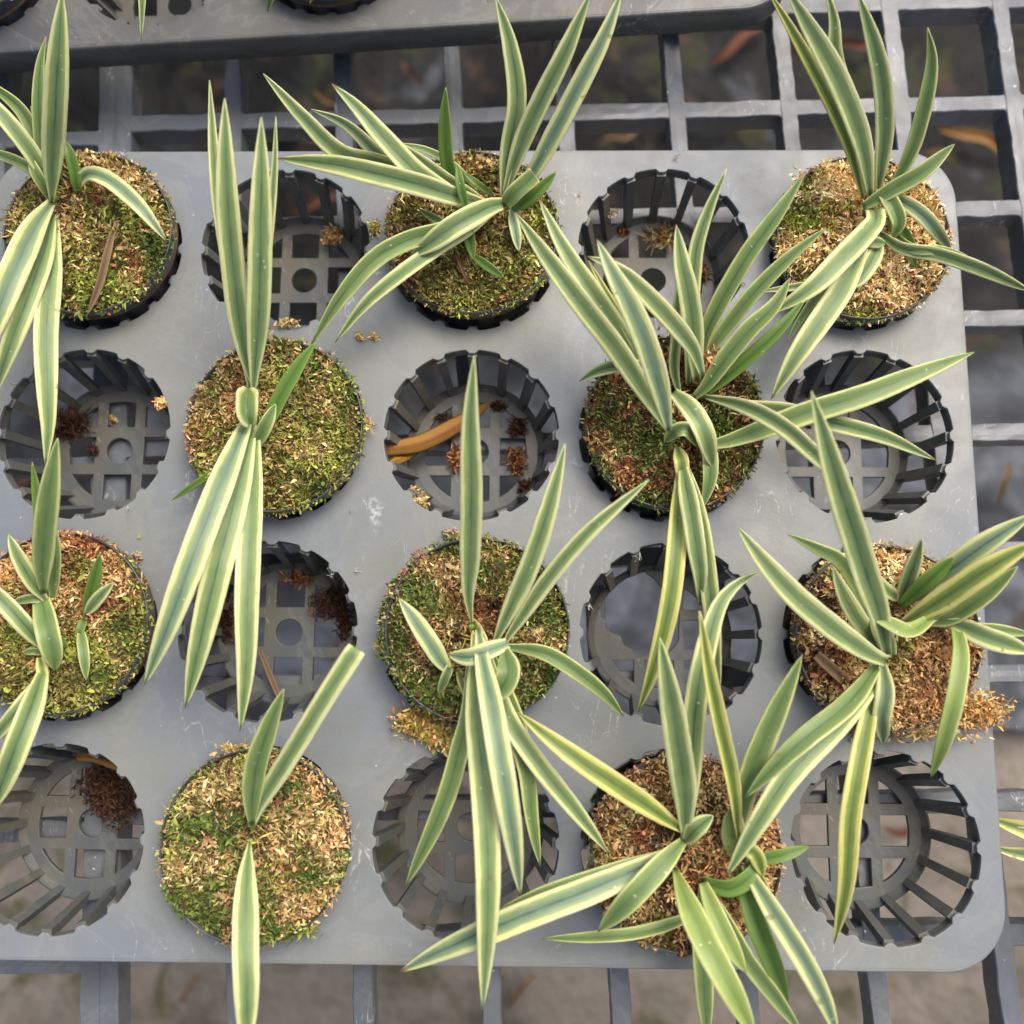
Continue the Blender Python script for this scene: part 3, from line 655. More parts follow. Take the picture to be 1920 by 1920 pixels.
orchid(cell(1, 3, .0018, .0028), 'largest orchid, leaves fanning in every direction over dark green and rusty moss',
 [('green', .14, lambda x, y: -.3 * y), ('rust', .12, None), ('olive', .08, None), ('tan', -.02, None), ('dark', .02, lambda x, y: .5 * y)], 53, [
 (34, 'V', 2.4, 3.2, 1.0, [(1330, 742), (1360, 752), (1400, 762), (1480, 772), (1570, 795), (1660, 820), (1755, 863)]),
 (45, 'G', 2.6, 4.4, 1.0, [(1310, 815), (1340, 832), (1402, 815), (1512, 775), (1621, 741), (1730, 698), (1827, 660)], {'tilt': .1}),
 (34, 'V', 3.2, 4.0, 1.4, [(1322, 744), (1400, 764), (1470, 802), (1530, 855), (1605, 926)], {'base': .25}),
 (22, 'V', 2.2, 5.2, .2, [(1275, 745), (1264, 690), (1268, 630), (1270, 560), (1272, 520)]),
 (31, 'V', 2.4, 7.4, .3, [(1290, 720), (1296, 600), (1300, 519), (1308, 455), (1332, 385), (1363, 316)]),
 (37, 'G', 2.6, 7.0, .6, [(1308, 700), (1320, 635), (1348, 570), (1402, 477), (1457, 401), (1511, 321)], {'base': .3}),
 (31, 'G', 2.6, 6.4, .5, [(1310, 705), (1332, 655), (1402, 562), (1475, 487), (1549, 427)]),
 (28, 'D', 2.4, 4.8, .5, [(1295, 750), (1336, 726), (1404, 670), (1461, 617), (1512, 558)]),
 (38, 'G', 2.7, 5.6, .6, [(1298, 748), (1325, 722), (1360, 672), (1406, 617), (1452, 572), (1482, 520)], {'base': .3}),
 (44, 'V', 2.7, 6.0, 1.4, [(1258, 812), (1222, 755), (1156, 655), (1092, 572), (1022, 478), (967, 400)], {'tilt': .15}),
 (17, 'Y', 2.4, 5.6, .8, [(1240, 740), (1192, 650), (1150, 572), (1103, 488)]),
 (38, 'V', 2.6, 6.4, .9, [(1250, 760), (1166, 628), (1110, 545), (1057, 465), (1010, 372)]),
 (27, 'V', 3.2, 3.6, 1.0, [(1240, 700), (1200, 688), (1160, 686), (1120, 696), (1086, 715)]),
 (42, 'V', 3.0, 7.0, .6, [(1306, 712), (1300, 620), (1291, 552), (1279, 497), (1268, 421)], {'base': .4}),
 (38, 'V', 3.8, 7.4, .8, [(1318, 705), (1300, 655), (1262, 605), (1216, 556), (1172, 515), (1140, 495), (1102, 481)]),
 (47, 'B', 4.2, 8.6, 1.2, [(1254, 808), (1246, 765), (1230, 700), (1206, 628), (1178, 565), (1148, 510), (1119, 448)], {'base': .3, 'tilt': -.1}),
 (34, 'V', 2.4, 2.2, 1.8, [(1285, 870), (1305, 940), (1320, 1020), (1333, 1125), (1340, 1210), (1350, 1292)]),
 (38, 'Y', 2.5, 2.0, 2.0, [(1276, 865), (1270, 1000), (1260, 1105), (1244, 1188), (1222, 1265), (1196, 1336)]),
 (37, 'V', 2.9, 3.4, 1.6, [(1278, 862), (1286, 910), (1296, 960), (1305, 1020), (1313, 1080), (1312, 1136)]),
 (30, 'G', 2.6, 2.2, .6, [(1290, 790), (1325, 830), (1332, 890), (1318, 952)], {'base': .5}),
 (40, 'V', 3.4, 2.8, 1.4, [(1262, 735), (1296, 768), (1322, 815), (1337, 878)], {'base': .5}),
 (29, 'Y', 3.2, 3.0, .3, [(1270, 840), (1278, 868), (1278, 902)], {'base': .4}),
 (27, 'G', 3.8, 3.4, .8, [(1310, 832), (1290, 806), (1266, 808), (1246, 830)], {'base': .5, 'fold': .35, 'label': 'small leaf curled over at its tip'}),
 ], bases=[(1300, 725, 1303, 700), (1262, 800, 1262, 790), (1278, 735, 1272, 715), (1305, 750, 1318, 738)])

orchid(cell(2, 0, .0022, .0028), 'orchid at the left edge with a tiny seedling beside it on orange green moss',
 [('gold', .06, lambda x, y: .35 * y), ('rust', .0, lambda x, y: .3 * y), ('lime', .10, lambda x, y: -.4 * y + .2 * x), ('tan', .12, None), ('olive', .05, lambda x, y: -.3 * y), ('green', -.18, lambda x, y: .5 * x)], 67, [
 (22, 'D', 2.2, 5.0, .2, [(88, 1110), (82, 1040), (72, 950), (60, 866)]),
 (22, 'G', 2.2, 3.6, .2, [(98, 1125), (103, 1055), (102, 985)], {'base': .5}),
 (30, 'V', 2.4, 4.4, .3, [(88, 1128), (57, 1085), (32, 1040), (16, 1002)]),
 (18, 'G', 2.3, 2.6, .3, [(100, 1128), (60, 1122), (22, 1130)], {'base': .5}),
 (42, 'G', 2.8, 7.6, .6, [(82, 1112), (80, 1070), (85, 990), (96, 900), (108, 822)], {'base': .3, 'tilt': .1}),
 (34, 'V', 2.6, 3.8, .8, [(84, 1215), (68, 1198), (38, 1163), (0, 1122), (-35, 1085)], {'base': .4}),
 (14, 'G', 2.4, 2.6, .2, [(84, 1225), (62, 1221), (43, 1223)]),
 (12, 'D', 2.2, 2.4, .2, [(104, 1188), (117, 1203), (125, 1215)]),
 (27, 'V', 2.5, 2.6, 1.2, [(84, 1262), (45, 1315), (5, 1365), (-25, 1400)]),
 (46, 'V', 2.9, 3.2, 1.8, [(84, 1252), (60, 1325), (32, 1398), (5, 1468), (-18, 1525)], {'tilt': .15, 'base': .4}),
 (20, 'Y', 3.0, 3.0, .2, [(74, 1232), (79, 1258), (84, 1290)], {'base': .5}),
 (42, 'G', 3.2, 3.0, .9, [(78, 1128), (88, 1178), (98, 1222), (104, 1258)], {'base': .75}),
 (24, 'D', 2.0, 3.8, .1, [(160, 1158), (175, 1095), (188, 1039)]),
 (24, 'V', 2.2, 3.4, .2, [(160, 1152), (184, 1122), (212, 1093)]),
 (16, 'D', 2.0, 2.2, .2, [(161, 1152), (150, 1180), (142, 1206)]),
 (20, 'G', 2.1, 2.3, .4, [(150, 1172), (157, 1225), (162, 1276)]),
 ], bases=[(95, 1135, 86, 1112), (84, 1222, 84, 1232)],
 spill=[(.030, .030, .013, .010, .010, .005, 'gold+tan', 110)])

orchid(cell(2, 2, .0036, .0016), 'orchid with one long leaf pointing up, brown moss ringed in green',
 [('green', .02, lambda x, y: .62 * (x * x + y * y) ** .5 - .15), ('tan', .14, lambda x, y: .2 * y), ('rust', .08, lambda x, y: -.2 * (x * x + y * y)), ('olive', .02, None), ('dark', .02, lambda x, y: .3 - 1.1 * (x * x + y * y) ** .5)], 79, [
 (30, 'G', 2.2, 2.0, 1.6, [(930, 1260), (950, 1330), (985, 1440), (998, 1540), (1013, 1625)]),
 (36, 'G', 2.2, 2.0, 1.8, [(882, 1220), (880, 1330), (862, 1405), (838, 1490), (805, 1570), (760, 1663)]),
 (30, 'G', 2.4, 2.4, 1.0, [(925, 1230), (945, 1290), (965, 1340), (992, 1405)]),
 (36, 'V', 2.6, 2.4, 1.8, [(918, 1230), (940, 1310), (963, 1365), (1006, 1428), (1058, 1493), (1108, 1556), (1141, 1600)], {'base': .25}),
 (48, 'V', 3.0, 4.2, 2.6, [(890, 1190), (892, 1330), (904, 1450), (914, 1600), (914, 1720), (905, 1893)], {'tilt': .12}),
 (46, 'B', 4.0, 5.0, 2.6, [(897, 1180), (905, 1240), (921, 1320), (934, 1400), (949, 1490), (963, 1580), (976, 1680)], {'tilt': -.1}),
 (16, 'Y', 2.4, 2.4, .2, [(858, 1255), (870, 1290), (888, 1328)], {'base': .5}),
 (24, 'Y', 2.2, 3.2, .2, [(882, 1160), (898, 1190), (916, 1225)], {'base': .4}),
 (43, 'V', 2.6, 10.5, .8, [(886, 1175), (878, 1115), (881, 1055), (884, 925), (882, 790), (889, 667)], {'base': .05, 'tilt': .05}),
 (32, 'V', 2.6, 7.0, .8, [(940, 1215), (966, 1175), (1037, 1074), (1112, 990), (1217, 900)], {'base': .2}),
 (39, 'V', 2.8, 7.6, .7, [(925, 1210), (950, 1155), (994, 1058), (1030, 948), (1060, 832)], {'base': .2}),
 (36, 'B', 2.4, 4.4, .4, [(850, 1262), (832, 1245), (806, 1205), (776, 1160), (748, 1122)], {'base': .3}),
 (18, 'G', 2.5, 2.2, .4, [(850, 1238), (836, 1268), (822, 1302)]),
 (30, 'G', 2.8, 2.0, 1.0, [(945, 1212), (1020, 1224), (1082, 1260), (1132, 1300), (1169, 1343)]),
 (34, 'B', 4.6, 4.2, .6, [(952, 1206), (915, 1220), (880, 1232), (840, 1228)], {'base': .6}),
 (44, 'G', 4.8, 4.6, .6, [(946, 1218), (954, 1258), (940, 1290), (911, 1309)], {'base': .4}),
 ], bases=[(884, 1190, 884, 1172), (900, 1230, 905, 1215)], lift=.004, tilt=(.02, .03),
 spill=[(-.026, -.046, .002, .018, .010, .008, 'gold+lime+rust', 380), (-.046, -.008, .014, .004, .012, .006, 'olive', 60)])

orchid(cell(2, 4, .0008, -.0016), 'orchid whose golden shaggy moss spills over the right tray edge',
 [('gold', .30, lambda x, y: .2 * x - .2 * y), ('tan', .34, None), ('pink', .16, lambda x, y: .4 * y), ('rust', .06, lambda x, y: -.35 * x), ('lime', -.22, lambda x, y: -.2 * x), ('dark', -.05, lambda x, y: -.4 * x)], 83, [
 (30, 'G', 2.4, 5.0, .5, [(1655, 1215), (1625, 1130), (1580, 1056), (1535, 1030), (1477, 1002)]),
 (34, 'V', 2.4, 4.4, .3, [(1660, 1235), (1640, 1205), (1602, 1150), (1576, 1100), (1562, 1062)]),
 (23, 'V', 2.3, 3.4, .3, [(1690, 1125), (1675, 1115), (1655, 1098), (1638, 1070)]),
 (44, 'B', 2.6, 6.4, .6, [(1690, 1130), (1730, 1100), (1790, 1060), (1850, 1017), (1938, 963)]),
 (32, 'G', 2.5, 5.0, .3, [(1740, 1168), (1780, 1160), (1842, 1120), (1908, 1062)], {'base': .4}),
 (30, 'V', 2.6, 5.2, .2, [(1688, 1130), (1706, 1078), (1728, 1012)], {'base': .45}),
 (31, 'D', 3.0, 5.0, .3, [(1690, 1135), (1738, 1092), (1790, 1044)], {'base': .4}),
 (47, 'Y', 3.2, 6.8, .6, [(1690, 1170), (1760, 1128), (1850, 1068), (1945, 1014)], {'base': .3, 'tilt': -.2}),
 (22, 'G', 2.6, 3.0, .6, [(1770, 1170), (1805, 1178), (1862, 1180), (1935, 1190)]),
 (40, 'V', 2.8, 3.4, .9, [(1765, 1168), (1795, 1172), (1852, 1196), (1938, 1224)], {'base': .2}),
 (38, 'Y', 2.4, 2.0, 2.0, [(1655, 1255), (1640, 1300), (1625, 1360), (1608, 1450), (1594, 1540), (1586, 1660), (1564, 1770)], {'label': 'long yellow edged leaf with a white dead tip'}),
 (44, 'V', 2.7, 4.0, 2.0, [(1655, 1255), (1620, 1305), (1560, 1370), (1482, 1452), (1420, 1545), (1360, 1646)]),
 (40, 'G', 3.0, 4.6, 1.6, [(1648, 1245), (1592, 1318), (1512, 1383), (1450, 1440), (1396, 1496)], {'base': .4}),
 (34, 'B', 3.2, 2.8, .9, [(1655, 1245), (1660, 1300), (1653, 1350), (1656, 1396)], {'base': .4}),
 (34, 'V', 2.7, 3.6, .3, [(1675, 1230), (1655, 1190), (1634, 1142)], {'base': .4}),
 (52, 'V', 3.2, 10, 1.2, [(1664, 1228), (1648, 1150), (1628, 1090), (1600, 1000), (1570, 905), (1541, 804), (1521, 733)], {'base': .35, 'tilt': -.1}),
 (46, 'V', 3.6, 6.0, 1.2, [(1662, 1240), (1625, 1222), (1562, 1177), (1492, 1118), (1430, 1050), (1383, 988)], {'base': .5}),
 (32, 'L', 3.0, 2.4, 1.8, [(1790, 1162), (1802, 1225), (1791, 1310), (1770, 1390), (1745, 1459)], {'base': .5, 'tilt': .2}),
 (28, 'L', 4.0, 4.4, .4, [(1748, 1158), (1705, 1182), (1662, 1166), (1625, 1149)], {'base': .6}),
 ], bases=[(1665, 1235, 1662, 1225), (1695, 1140, 1692, 1130), (1755, 1160, 1778, 1166)],
 spill=[(.041, -.034, .006, .020, .0095, .012, 'gold+gold+tan+rust', 1900), (.018, -.043, .012, .032, .008, .009, 'gold+tan', 480), (-.010, -.047, .006, .010, .006, .005, 'gold', 90), (0, .043, .012, .026, .006, .006, 'tan', 120)])

orchid(cell(3, 1, .0024, .0006), 'orchid with only three leaves, one of them cut off blunt, at the lower left',
 [('green', .30, lambda x, y: -.25 * y - .1 * x), ('tan', .26, None), ('gold', .04, lambda x, y: .25 * x), ('lime', -.02, None), ('rust', -.16, None)], 97, [
 (41, 'G', 2.6, 6.4, .5, [(472, 1545), (472, 1500), (480, 1435), (503, 1366), (532, 1292)], {'base': .3}),
 (37, 'V', 2.5, 7.0, .8, [(472, 1548), (492, 1500), (548, 1410), (610, 1308), (669, 1216)], {'base': .35, 'blunt': True, 'label': 'cream edged leaf with its tip cut off'}),
 (47, 'V', 2.6, 4.4, 2.0, [(468, 1578), (462, 1650), (460, 1760), (462, 1860), (462, 1990)], {'base': .12, 'tilt': .1}),
 ], bases=[(476, 1560, 474, 1540), (474, 1582, 470, 1576)],
 spill=[(.026, -.038, .012, .010, .008, .006, 'green+lime', 140), (-.014, .044, .010, .014, .006, .005, 'tan', 130)])

orchid(cell(3, 3, .0030, -.0006), 'many leaved bottom row orchid, its leaves crossing the lower tray edge',
 [('tan', .28, None), ('rust', .20, lambda x, y: .2 * y), ('gold', .18, lambda x, y: .25 * x), ('dark', .0, lambda x, y: .35 - 1.1 * abs(x)), ('olive', -.10, lambda x, y: -.3 * x)], 101, [
 (34, 'G', 2.0, 1.0, 1.0, [(1318, 1650), (1316, 1770), (1320, 1850), (1326, 1950)]),
 (22, 'G', 2.2, 2.2, .6, [(1330, 1690), (1283, 1722), (1200, 1748), (1110, 1757), (1017, 1760)]),
 (30, 'G', 2.2, 2.6, .8, [(1330, 1665), (1360, 1725), (1402, 1802), (1452, 1868), (1505, 1940)]),
 (38, 'D', 2.4, 3.0, .8, [(1385, 1630), (1412, 1715), (1446, 1800), (1478, 1880)]),
 (34, 'L', 2.8, 3.4, .6, [(1318, 1655), (1345, 1722), (1374, 1780), (1399, 1824)], {'base': .5}),
 (20, 'D', 2.2, 4.4, .2, [(1378, 1555), (1395, 1465), (1421, 1391)]),
 (44, 'G', 2.5, 6.6, .5, [(1382, 1570), (1402, 1470), (1436, 1380), (1473, 1298), (1504, 1229)], {'base': .35}),
 (42, 'V', 2.3, 5.0, 1.6, [(1288, 1570), (1296, 1440), (1304, 1320), (1325, 1210), (1350, 1132), (1385, 1093), (1426, 1072)]),
 (28, 'Y', 3.0, 7.6, .6, [(1385, 1570), (1374, 1470), (1348, 1350), (1328, 1250), (1312, 1146)], {'fold': .5}),
 (49, 'V', 2.9, 7.6, .8, [(1284, 1572), (1284, 1490), (1272, 1400), (1256, 1300), (1237, 1196)], {'base': .25}),
 (42, 'Y', 2.7, 4.8, 1.3, [(1284, 1560), (1230, 1522), (1160, 1475), (1090, 1428), (1025, 1380), (970, 1335)], {'base': .25}),
 (20, 'G', 2.6, 3.2, .8, [(1265, 1590), (1215, 1608), (1120, 1638), (1020, 1670), (935, 1704)]),
 (50, 'B', 3.0, 3.0, 1.8, [(1278, 1585), (1218, 1620), (1110, 1668), (1000, 1710), (900, 1752), (820, 1787), (746, 1824)], {'base': .35, 'tilt': .1}),
 (48, 'L', 2.8, 5.2, 1.6, [(1266, 1630), (1292, 1700), (1332, 1785), (1378, 1870), (1418, 1950)], {'base': .25, 'tilt': .1}),
 (42, 'G', 3.6, 3.6, 1.2, [(1280, 1578), (1242, 1620), (1182, 1685), (1121, 1747)], {'base': .4}),
 (34, 'V', 3.0, 4.0, .3, [(1283, 1578), (1305, 1553), (1337, 1529)]),
 (38, 'B', 2.8, 4.4, 1.4, [(1395, 1620), (1450, 1710), (1506, 1800), (1547, 1880), (1572, 1950)], {'base': .4}),
 (30, 'D', 2.8, 3.0, .5, [(1322, 1655), (1368, 1666), (1408, 1642), (1424, 1600)], {'base': .6}),
 (23, 'D', 3.0, 3.4, .3, [(1400, 1625), (1428, 1612), (1470, 1603), (1518, 1587)], {'base': .5}),
 (28, 'Y', 3.4, 3.4, .3, [(1385, 1588), (1416, 1602), (1430, 1642)], {'base': .6}),
 (13, 'Y', 3.2, 3.0, .2, [(1424, 1636), (1437, 1668), (1447, 1697)]),
 (42, 'L', 2.2, 3.2, .2, [(1388, 1612), (1376, 1570), (1378, 1505)], {'base': .7}),
 ], bases=[(1288, 1588, 1284, 1572), (1385, 1590, 1382, 1565), (1330, 1655, 1325, 1650)])

# ---------------------------------------------------------------- plants that only reach into the picture
p0 = on_tray2(0, 3); orchid((p0.x, p0.y), 'orchid at the upper left corner, only its dark pot rim in view',
 [('lime', .1, None), ('tan', .1, None), ('green', .0, None)], 111, [
 (36, 'V', 2.6, 5, 1, [(-40, -60), (-80, -120), (-120, -160)]), (38, 'V', 2.8, 6, 1, [(-30, -60), (10, -140), (60, -200)])], bases=[(-35, -55, -36, -62)], n=2500)
p0 = on_tray2(2, 3); orchid((p0.x, p0.y), 'potted orchid on the far tray, a green leaf tip showing at the top edge',
 [('lime', .1, None), ('tan', .1, None), ('olive', .0, None)], 113, [
 (24, 'G', 2.6, 3, 1.5, [(600, -70), (545, -60), (515, -25), (501, 23)]), (38, 'V', 2.8, 6, 1, [(620, -70), (650, -160), (700, -240)])], bases=[(610, -65, 608, -75)], n=2500)
p0 = on_tray2(1, 2); orchid((p0.x, p0.y), 'potted orchid on the far tray whose pale leaf tip hangs over its edge',
 [('lime', .1, None), ('tan', .1, None), ('gold', .0, None)], 117, [
 (30, 'V', 2.6, 4, 2.6, [(290, -330), (275, -200), (268, -80), (265, 78)]), (38, 'V', 2.8, 6, 1, [(300, -340), (330, -440), (360, -520)])], bases=[(292, -335, 296, -350)], n=2500)
# a pot that stands on the lattice just beyond the right side of the picture
_c = at(2165, 1615, -.03); root = empty('potted_orchid', (_c.x, _c.y, 0)); pp = link('pot', POT, root); pp.location = (0, 0, LT + .0005)
ms = link('moss', moss_mesh(119, [('tan', .1, None), ('lime', .1, None)], n=1800), root); ms.location = (0, 0, LT - FLOOR - .0008)
for (wv, st, pts) in ((44, 'Y', [(2160, 1610, -.020), (2050, 1590, -.012), (1910, 1552, -.018), (1850, 1532, -.022)]), (34, 'V', [(2160, 1618, -.022), (2050, 1616, -.018), (1910, 1600, -.024), (1855, 1586, -.028)]), (36, 'V', [(2170, 1610, -.022), (2230, 1560, .01), (2300, 1500, .03)])):
    m = leaf_mesh([at(*q) for q in pts], wv * px2m(0), .3, False, .2, .1); m.transform(Matrix.Translation(-root.location)); link('leaf', m, root, LM[st])
tag(root, 'orchid beyond the right tray edge, only two leaf ends in view', 'potted orchid', 'orchids in black pots standing in the tray cups')
del root['group']

# ---------------------------------------------------------------- scraps and litter
def clump(u, v, z, ru, rv, pal, n, label, name='moss_scrap', cat='moss scrap', h=.004, Lr=(.0022, .0045), W=(.0007, .0018), group=None, rot=0):
    if n < 150: n = int(n * 2.2); Lr = (Lr[0] * .55, Lr[1] * .7); W = (W[0] * .8, W[1] * .8)
    if 'peat' in pal: ru, rv, n, W = ru * .92, rv * .92, int(n * 1.4), (.0004, .0011)
    c0 = at(u, v, z); s = px2m(z); root = c0
    q = rng.normal(size=(n, 3)) * .5; q = np.clip(q, -1, 1) * np.array([ru * s, rv * s, h])
    ca, sa = math.cos(rot), math.sin(rot); q[:, :2] = q[:, :2] @ np.array([[ca, sa], [-sa, ca]])
    q[:, 2] = np.abs(q[:, 2]) + .0004
    pl = np.concatenate([PAL[p_] for p_ in pal.split('+')]); cc = pl[rng.integers(0, len(pl), n)] * rng.uniform(.75, 1.15, (n, 1))
    az = rng.random(n) * 6.283; el = rng.normal(size=n) * .4
    D = np.stack([np.cos(az) * np.cos(el), np.sin(az) * np.cos(el), np.sin(el)], 1)
    V_, F_, C_ = strands(q, D, rng.uniform(*Lr, n), rng.uniform(*W, n), cc, curl=1.3)
    V_[:, 2] = np.maximum(V_[:, 2], .0003)
    m = raw_mesh(name, V_, F_, C_); m.materials.append(M['moss']); o = link(name, m); o.location = c0
    return tag(o, label, cat, group)
PAL['peat'] = np.array([lin(c_) for c_ in [(92, 62, 44), (76, 52, 38), (60, 44, 34), (112, 78, 54)]])
PAL['husk'] = np.array([lin(c_) for c_ in [(206, 182, 150), (190, 160, 124), (220, 204, 178)]])
PAL['white'] = np.array([lin(c_) for c_ in [(222, 220, 212), (205, 200, 186)]])
fz = FLOOR + .0014
G1 = 'peat clumps lying in the empty cups'
clump(212, 1485, fz, 62, 44, 'peat', 1500, 'largest dark brown peat clump, in the lower left cup', 'peat_clump', 'peat clump', .006, group=G1, rot=-.75)
clump(132, 798, fz, 40, 24, 'peat', 420, 'brown fibrous clump in the left cup under the long hanging leaf', 'peat_clump', 'peat clump', .005, (.004, .009), group=G1)
clump(177, 846, fz, 9, 9, 'peat', 60, 'tiny brown crumb beside the round hole of the left cup floor', 'peat_clump', 'peat clump', .002, group=G1)
clump(622, 1130, fz, 40, 30, 'peat', 520, 'brown clump at the right of the cup below the three hanging leaves', 'peat_clump', 'peat clump', .005, group=G1, rot=.5)
clump(645, 1165, fz, 16, 34, 'peat', 260, 'narrow brown clump on the right rim of the cup below the three hanging leaves', 'peat_clump', 'peat clump', .004, group=G1)
clump(560, 1085, fz, 30, 12, 'peat+rust', 200, 'thin brown crumbs at the top of the cup below the three hanging leaves', 'peat_clump', 'peat clump', .003, group=G1)
clump(424, 1160, fz, 26, 46, 'peat', 520, 'brown clump half hidden between the hanging leaves', 'peat_clump', 'peat clump', .005, group=G1)
clump(970, 803, fz, 20, 18, 'peat', 230, 'upper brown clump in the middle cup right of the golden leaf', 'peat_clump', 'peat clump', .004, group=G1)
clump(968, 866, fz, 18, 26, 'peat+rust', 320, 'lower brown clump in the middle cup right of the upright leaf', 'peat_clump', 'peat clump', .004, group=G1)
clump(856, 862, fz, 12, 26, 'peat+rust', 200, 'brown clump in the middle cup left of the upright leaf', 'peat_clump', 'peat clump', .004, group=G1)
clump(985, 915, fz, 14, 14, 'peat', 100, 'small brown clump at the lower right rim of the middle cup', 'peat_clump', 'peat clump', .003, group=G1)
clump(935, 763, fz, 14, 8, 'peat', 80, 'brown crumbs at the pointed end of the golden leaf', 'peat_clump', 'peat clump', .002, group=G1)
clump(832, 786, fz, 18, 8, 'peat', 80, 'brown crumbs above the golden leaf', 'peat_clump', 'peat clump', .002, group=G1)
clump(622, 443, -.036, 18, 16, 'rust+tan', 120, 'tan crumb on the ring of the upper left empty cup', 'moss_scrap', 'moss scrap', .003)
clump(1238, 448, fz, 26, 18, 'peat+tan', 180, 'brown crumbs on the floor of the upper right empty cup', 'peat_clump', 'peat clump', .004, (.004, .009), group=G1)
clump(1168, 436, fz, 12, 6, 'peat+rust', 60, 'thin brown crumbs at the left in the upper right empty cup', 'peat_clump', 'peat clump', .002, group=G1)
clump(1312, 512, fz, 16, 16, 'peat+rust', 160, 'rusty clump in the upper right empty cup behind the upright leaves', 'peat_clump', 'peat clump', .004, group=G1)
clump(1145, 402, -.02, 14, 6, 'husk', 36, 'pale curled husk on the lattice seen through the upper right empty cup', 'husk', 'husk', .003)
clump(206, 786, LT + .001, 14, 6, 'husk+tan', 60, 'pale pinkish crumb on the bar under the left cup floor', 'husk', 'husk', .002)
clump(301, 757, .0006, 10, 8, 'gold', 46, 'orange crumb on the tray left of the three leafed hanging orchid', h=.002)
clump(800, 1366, .0008, 50, 20, 'gold+tan+lime', 900, 'long orange green moss scrap on the tray against the front of a pot', h=.005, rot=-.6)
clump(540, 606, .0008, 22, 7, 'husk+tan', 70, 'pale tan husk at the lower rim of the upper left empty cup', 'husk', 'husk', .002)
clump(702, 428, .0006, 10, 14, 'tan+lime', 60, 'yellowish moss crumb on the tray left of the top middle pot', h=.002)
clump(845, 1000, .0006, 14, 8, 'husk', 50, 'pale dry flakes at the upper edge of the pot with the tall upright leaf', 'husk', 'husk', .002)
clump(785, 938, -.006, 16, 26, 'husk+tan', 110, 'pale dry fibre on the lower left rim of the middle cup', 'husk', 'husk', .003, rot=.5)
clump(676, 631, .0004, 5, 8, 'tan', 20, 'small brown flake on the tray between two leaf tips, left of its neighbour', h=.001)
clump(703, 632, .0004, 7, 6, 'tan', 20, 'small ring shaped brown flake on the tray right of a similar flake', h=.001)
clump(258, 1045, .0004, 8, 8, 'husk', 30, 'pale papery flake at the right rim of the third pot in the left column', 'husk', 'husk', .003)
clump(1334, 675, .034, 14, 16, 'husk+rust', 60, 'withered star shaped flower remnant in the heart of the largest orchid', 'withered_flower', 'withered flower', .005, (.004, .009))
def fleck(u, v, L, ang, label, pal='white', z=.0005, n=5):
    clump(u, v, z, L * .35, L * .18, pal, n, label, 'fleck', 'fleck', .0008, (L * px2m(z) * .5, L * px2m(z) * .9), (.0005, .0009), 'white flecks of root on the tray', rot=ang)
for (u, v, L, lb) in [(233, 290, 16, 'white fleck on the tray by the upper rim of the top left pot'), (672, 1070, 14, 'white star shaped fleck right of the hanging leaves'), (659, 957, 10, 'small white fleck between the second and third pot columns'),
                      (240, 954, 11, 'white fleck below the left cup'), (622, 1078, 14, 'white curl on the rim of the cup with brown clumps'), (1198, 1046, 16, 'white curl at the rim of the torn cup'), (1104, 1138, 12, 'white thread on the left rim of the torn cup'),
                      (1268, 297, 14, 'cream flake on the tray near the top edge'), (1086, 366, 9, 'tan flake left of the upper right empty cup'), (1394, 532, 8, 'tan flake right of the upper right empty cup'), (26, 722, 12, 'white curl on the upper left rim of the left cup'), (262, 1008, 7, 'pale green fleck above the third pot of the left column')]:
    fleck(u, v, L, random.random() * 3, lb, 'lime' if 'green' in lb else 'husk' if ('cream' in lb or 'tan' in lb) else 'white', z=.0005 if 'rim' not in lb else .0008)
def litter_leaf(name, wpx, style, pts3, label, cat='dead leaf', group=None, fold=.35, base=.5, blunt=False):
    """pts3: (u, v, z in m)"""
    P3 = [at(u, v, z) for u, v, z in pts3]; o0 = P3[0].copy()
    m = leaf_mesh(P3, wpx * px2m(pts3[1][2]), base, blunt, fold, .1, .05); m.transform(Matrix.Translation(-o0))
    o = link(name, m, None, LM[style]); o.location = o0; md = o.modifiers.new('thickness', 'SOLIDIFY'); md.thickness = .0005; md.offset = 0
    return tag(o, label, cat, group)
litter_leaf('dead_leaf', 34, 'gold', [(724, 842, -.012), (790, 830, -.024), (850, 800, -.032), (890, 775, -.036), (922, 752, -.038)], 'golden brown dead leaf lying across the middle cup', fold=-.5, base=.7)
litter_leaf('dead_leaf', 18, 'gold', [(728, 872, -.010), (760, 856, -.024), (800, 834, -.034)], 'shorter rusty dead leaf under the golden one in the middle cup', fold=-.4, base=.5)
litter_leaf('dead_leaf', 19, 'gold', [(143, 1419, -.030), (180, 1420, -.026), (232, 1438, -.016)], 'tan dead leaf piece on the rim of the lower left cup', fold=-.5, base=.8, blunt=True)
litter_leaf('dead_leaf', 15, 'dry', [(211, 438, .0215), (200, 480, .0235), (186, 535, .0215), (164, 591, .0185)], 'grey brown leaf scrap lying on the moss of the top left pot', base=.7)
litter_leaf('dead_leaf', 10, 'dry', [(488, 1222, -.034), (512, 1280, -.036), (532, 1330, -.034)], 'thin brown twig like leaf in the cup under the three hanging leaves', base=.8)
litter_leaf('dead_leaf', 20, 'dry', [(1530, 1228, .021), (1560, 1255, .022), (1582, 1275, .021)], 'flat pale brown sliver on the golden shaggy moss', base=.8, blunt=True)
litter_leaf('dead_leaf', 7, 'rust', [(855, 478, .022), (868, 510, .022), (880, 535, .020)], 'thin dark red brown sliver on the moss of the top middle pot', base=.8)
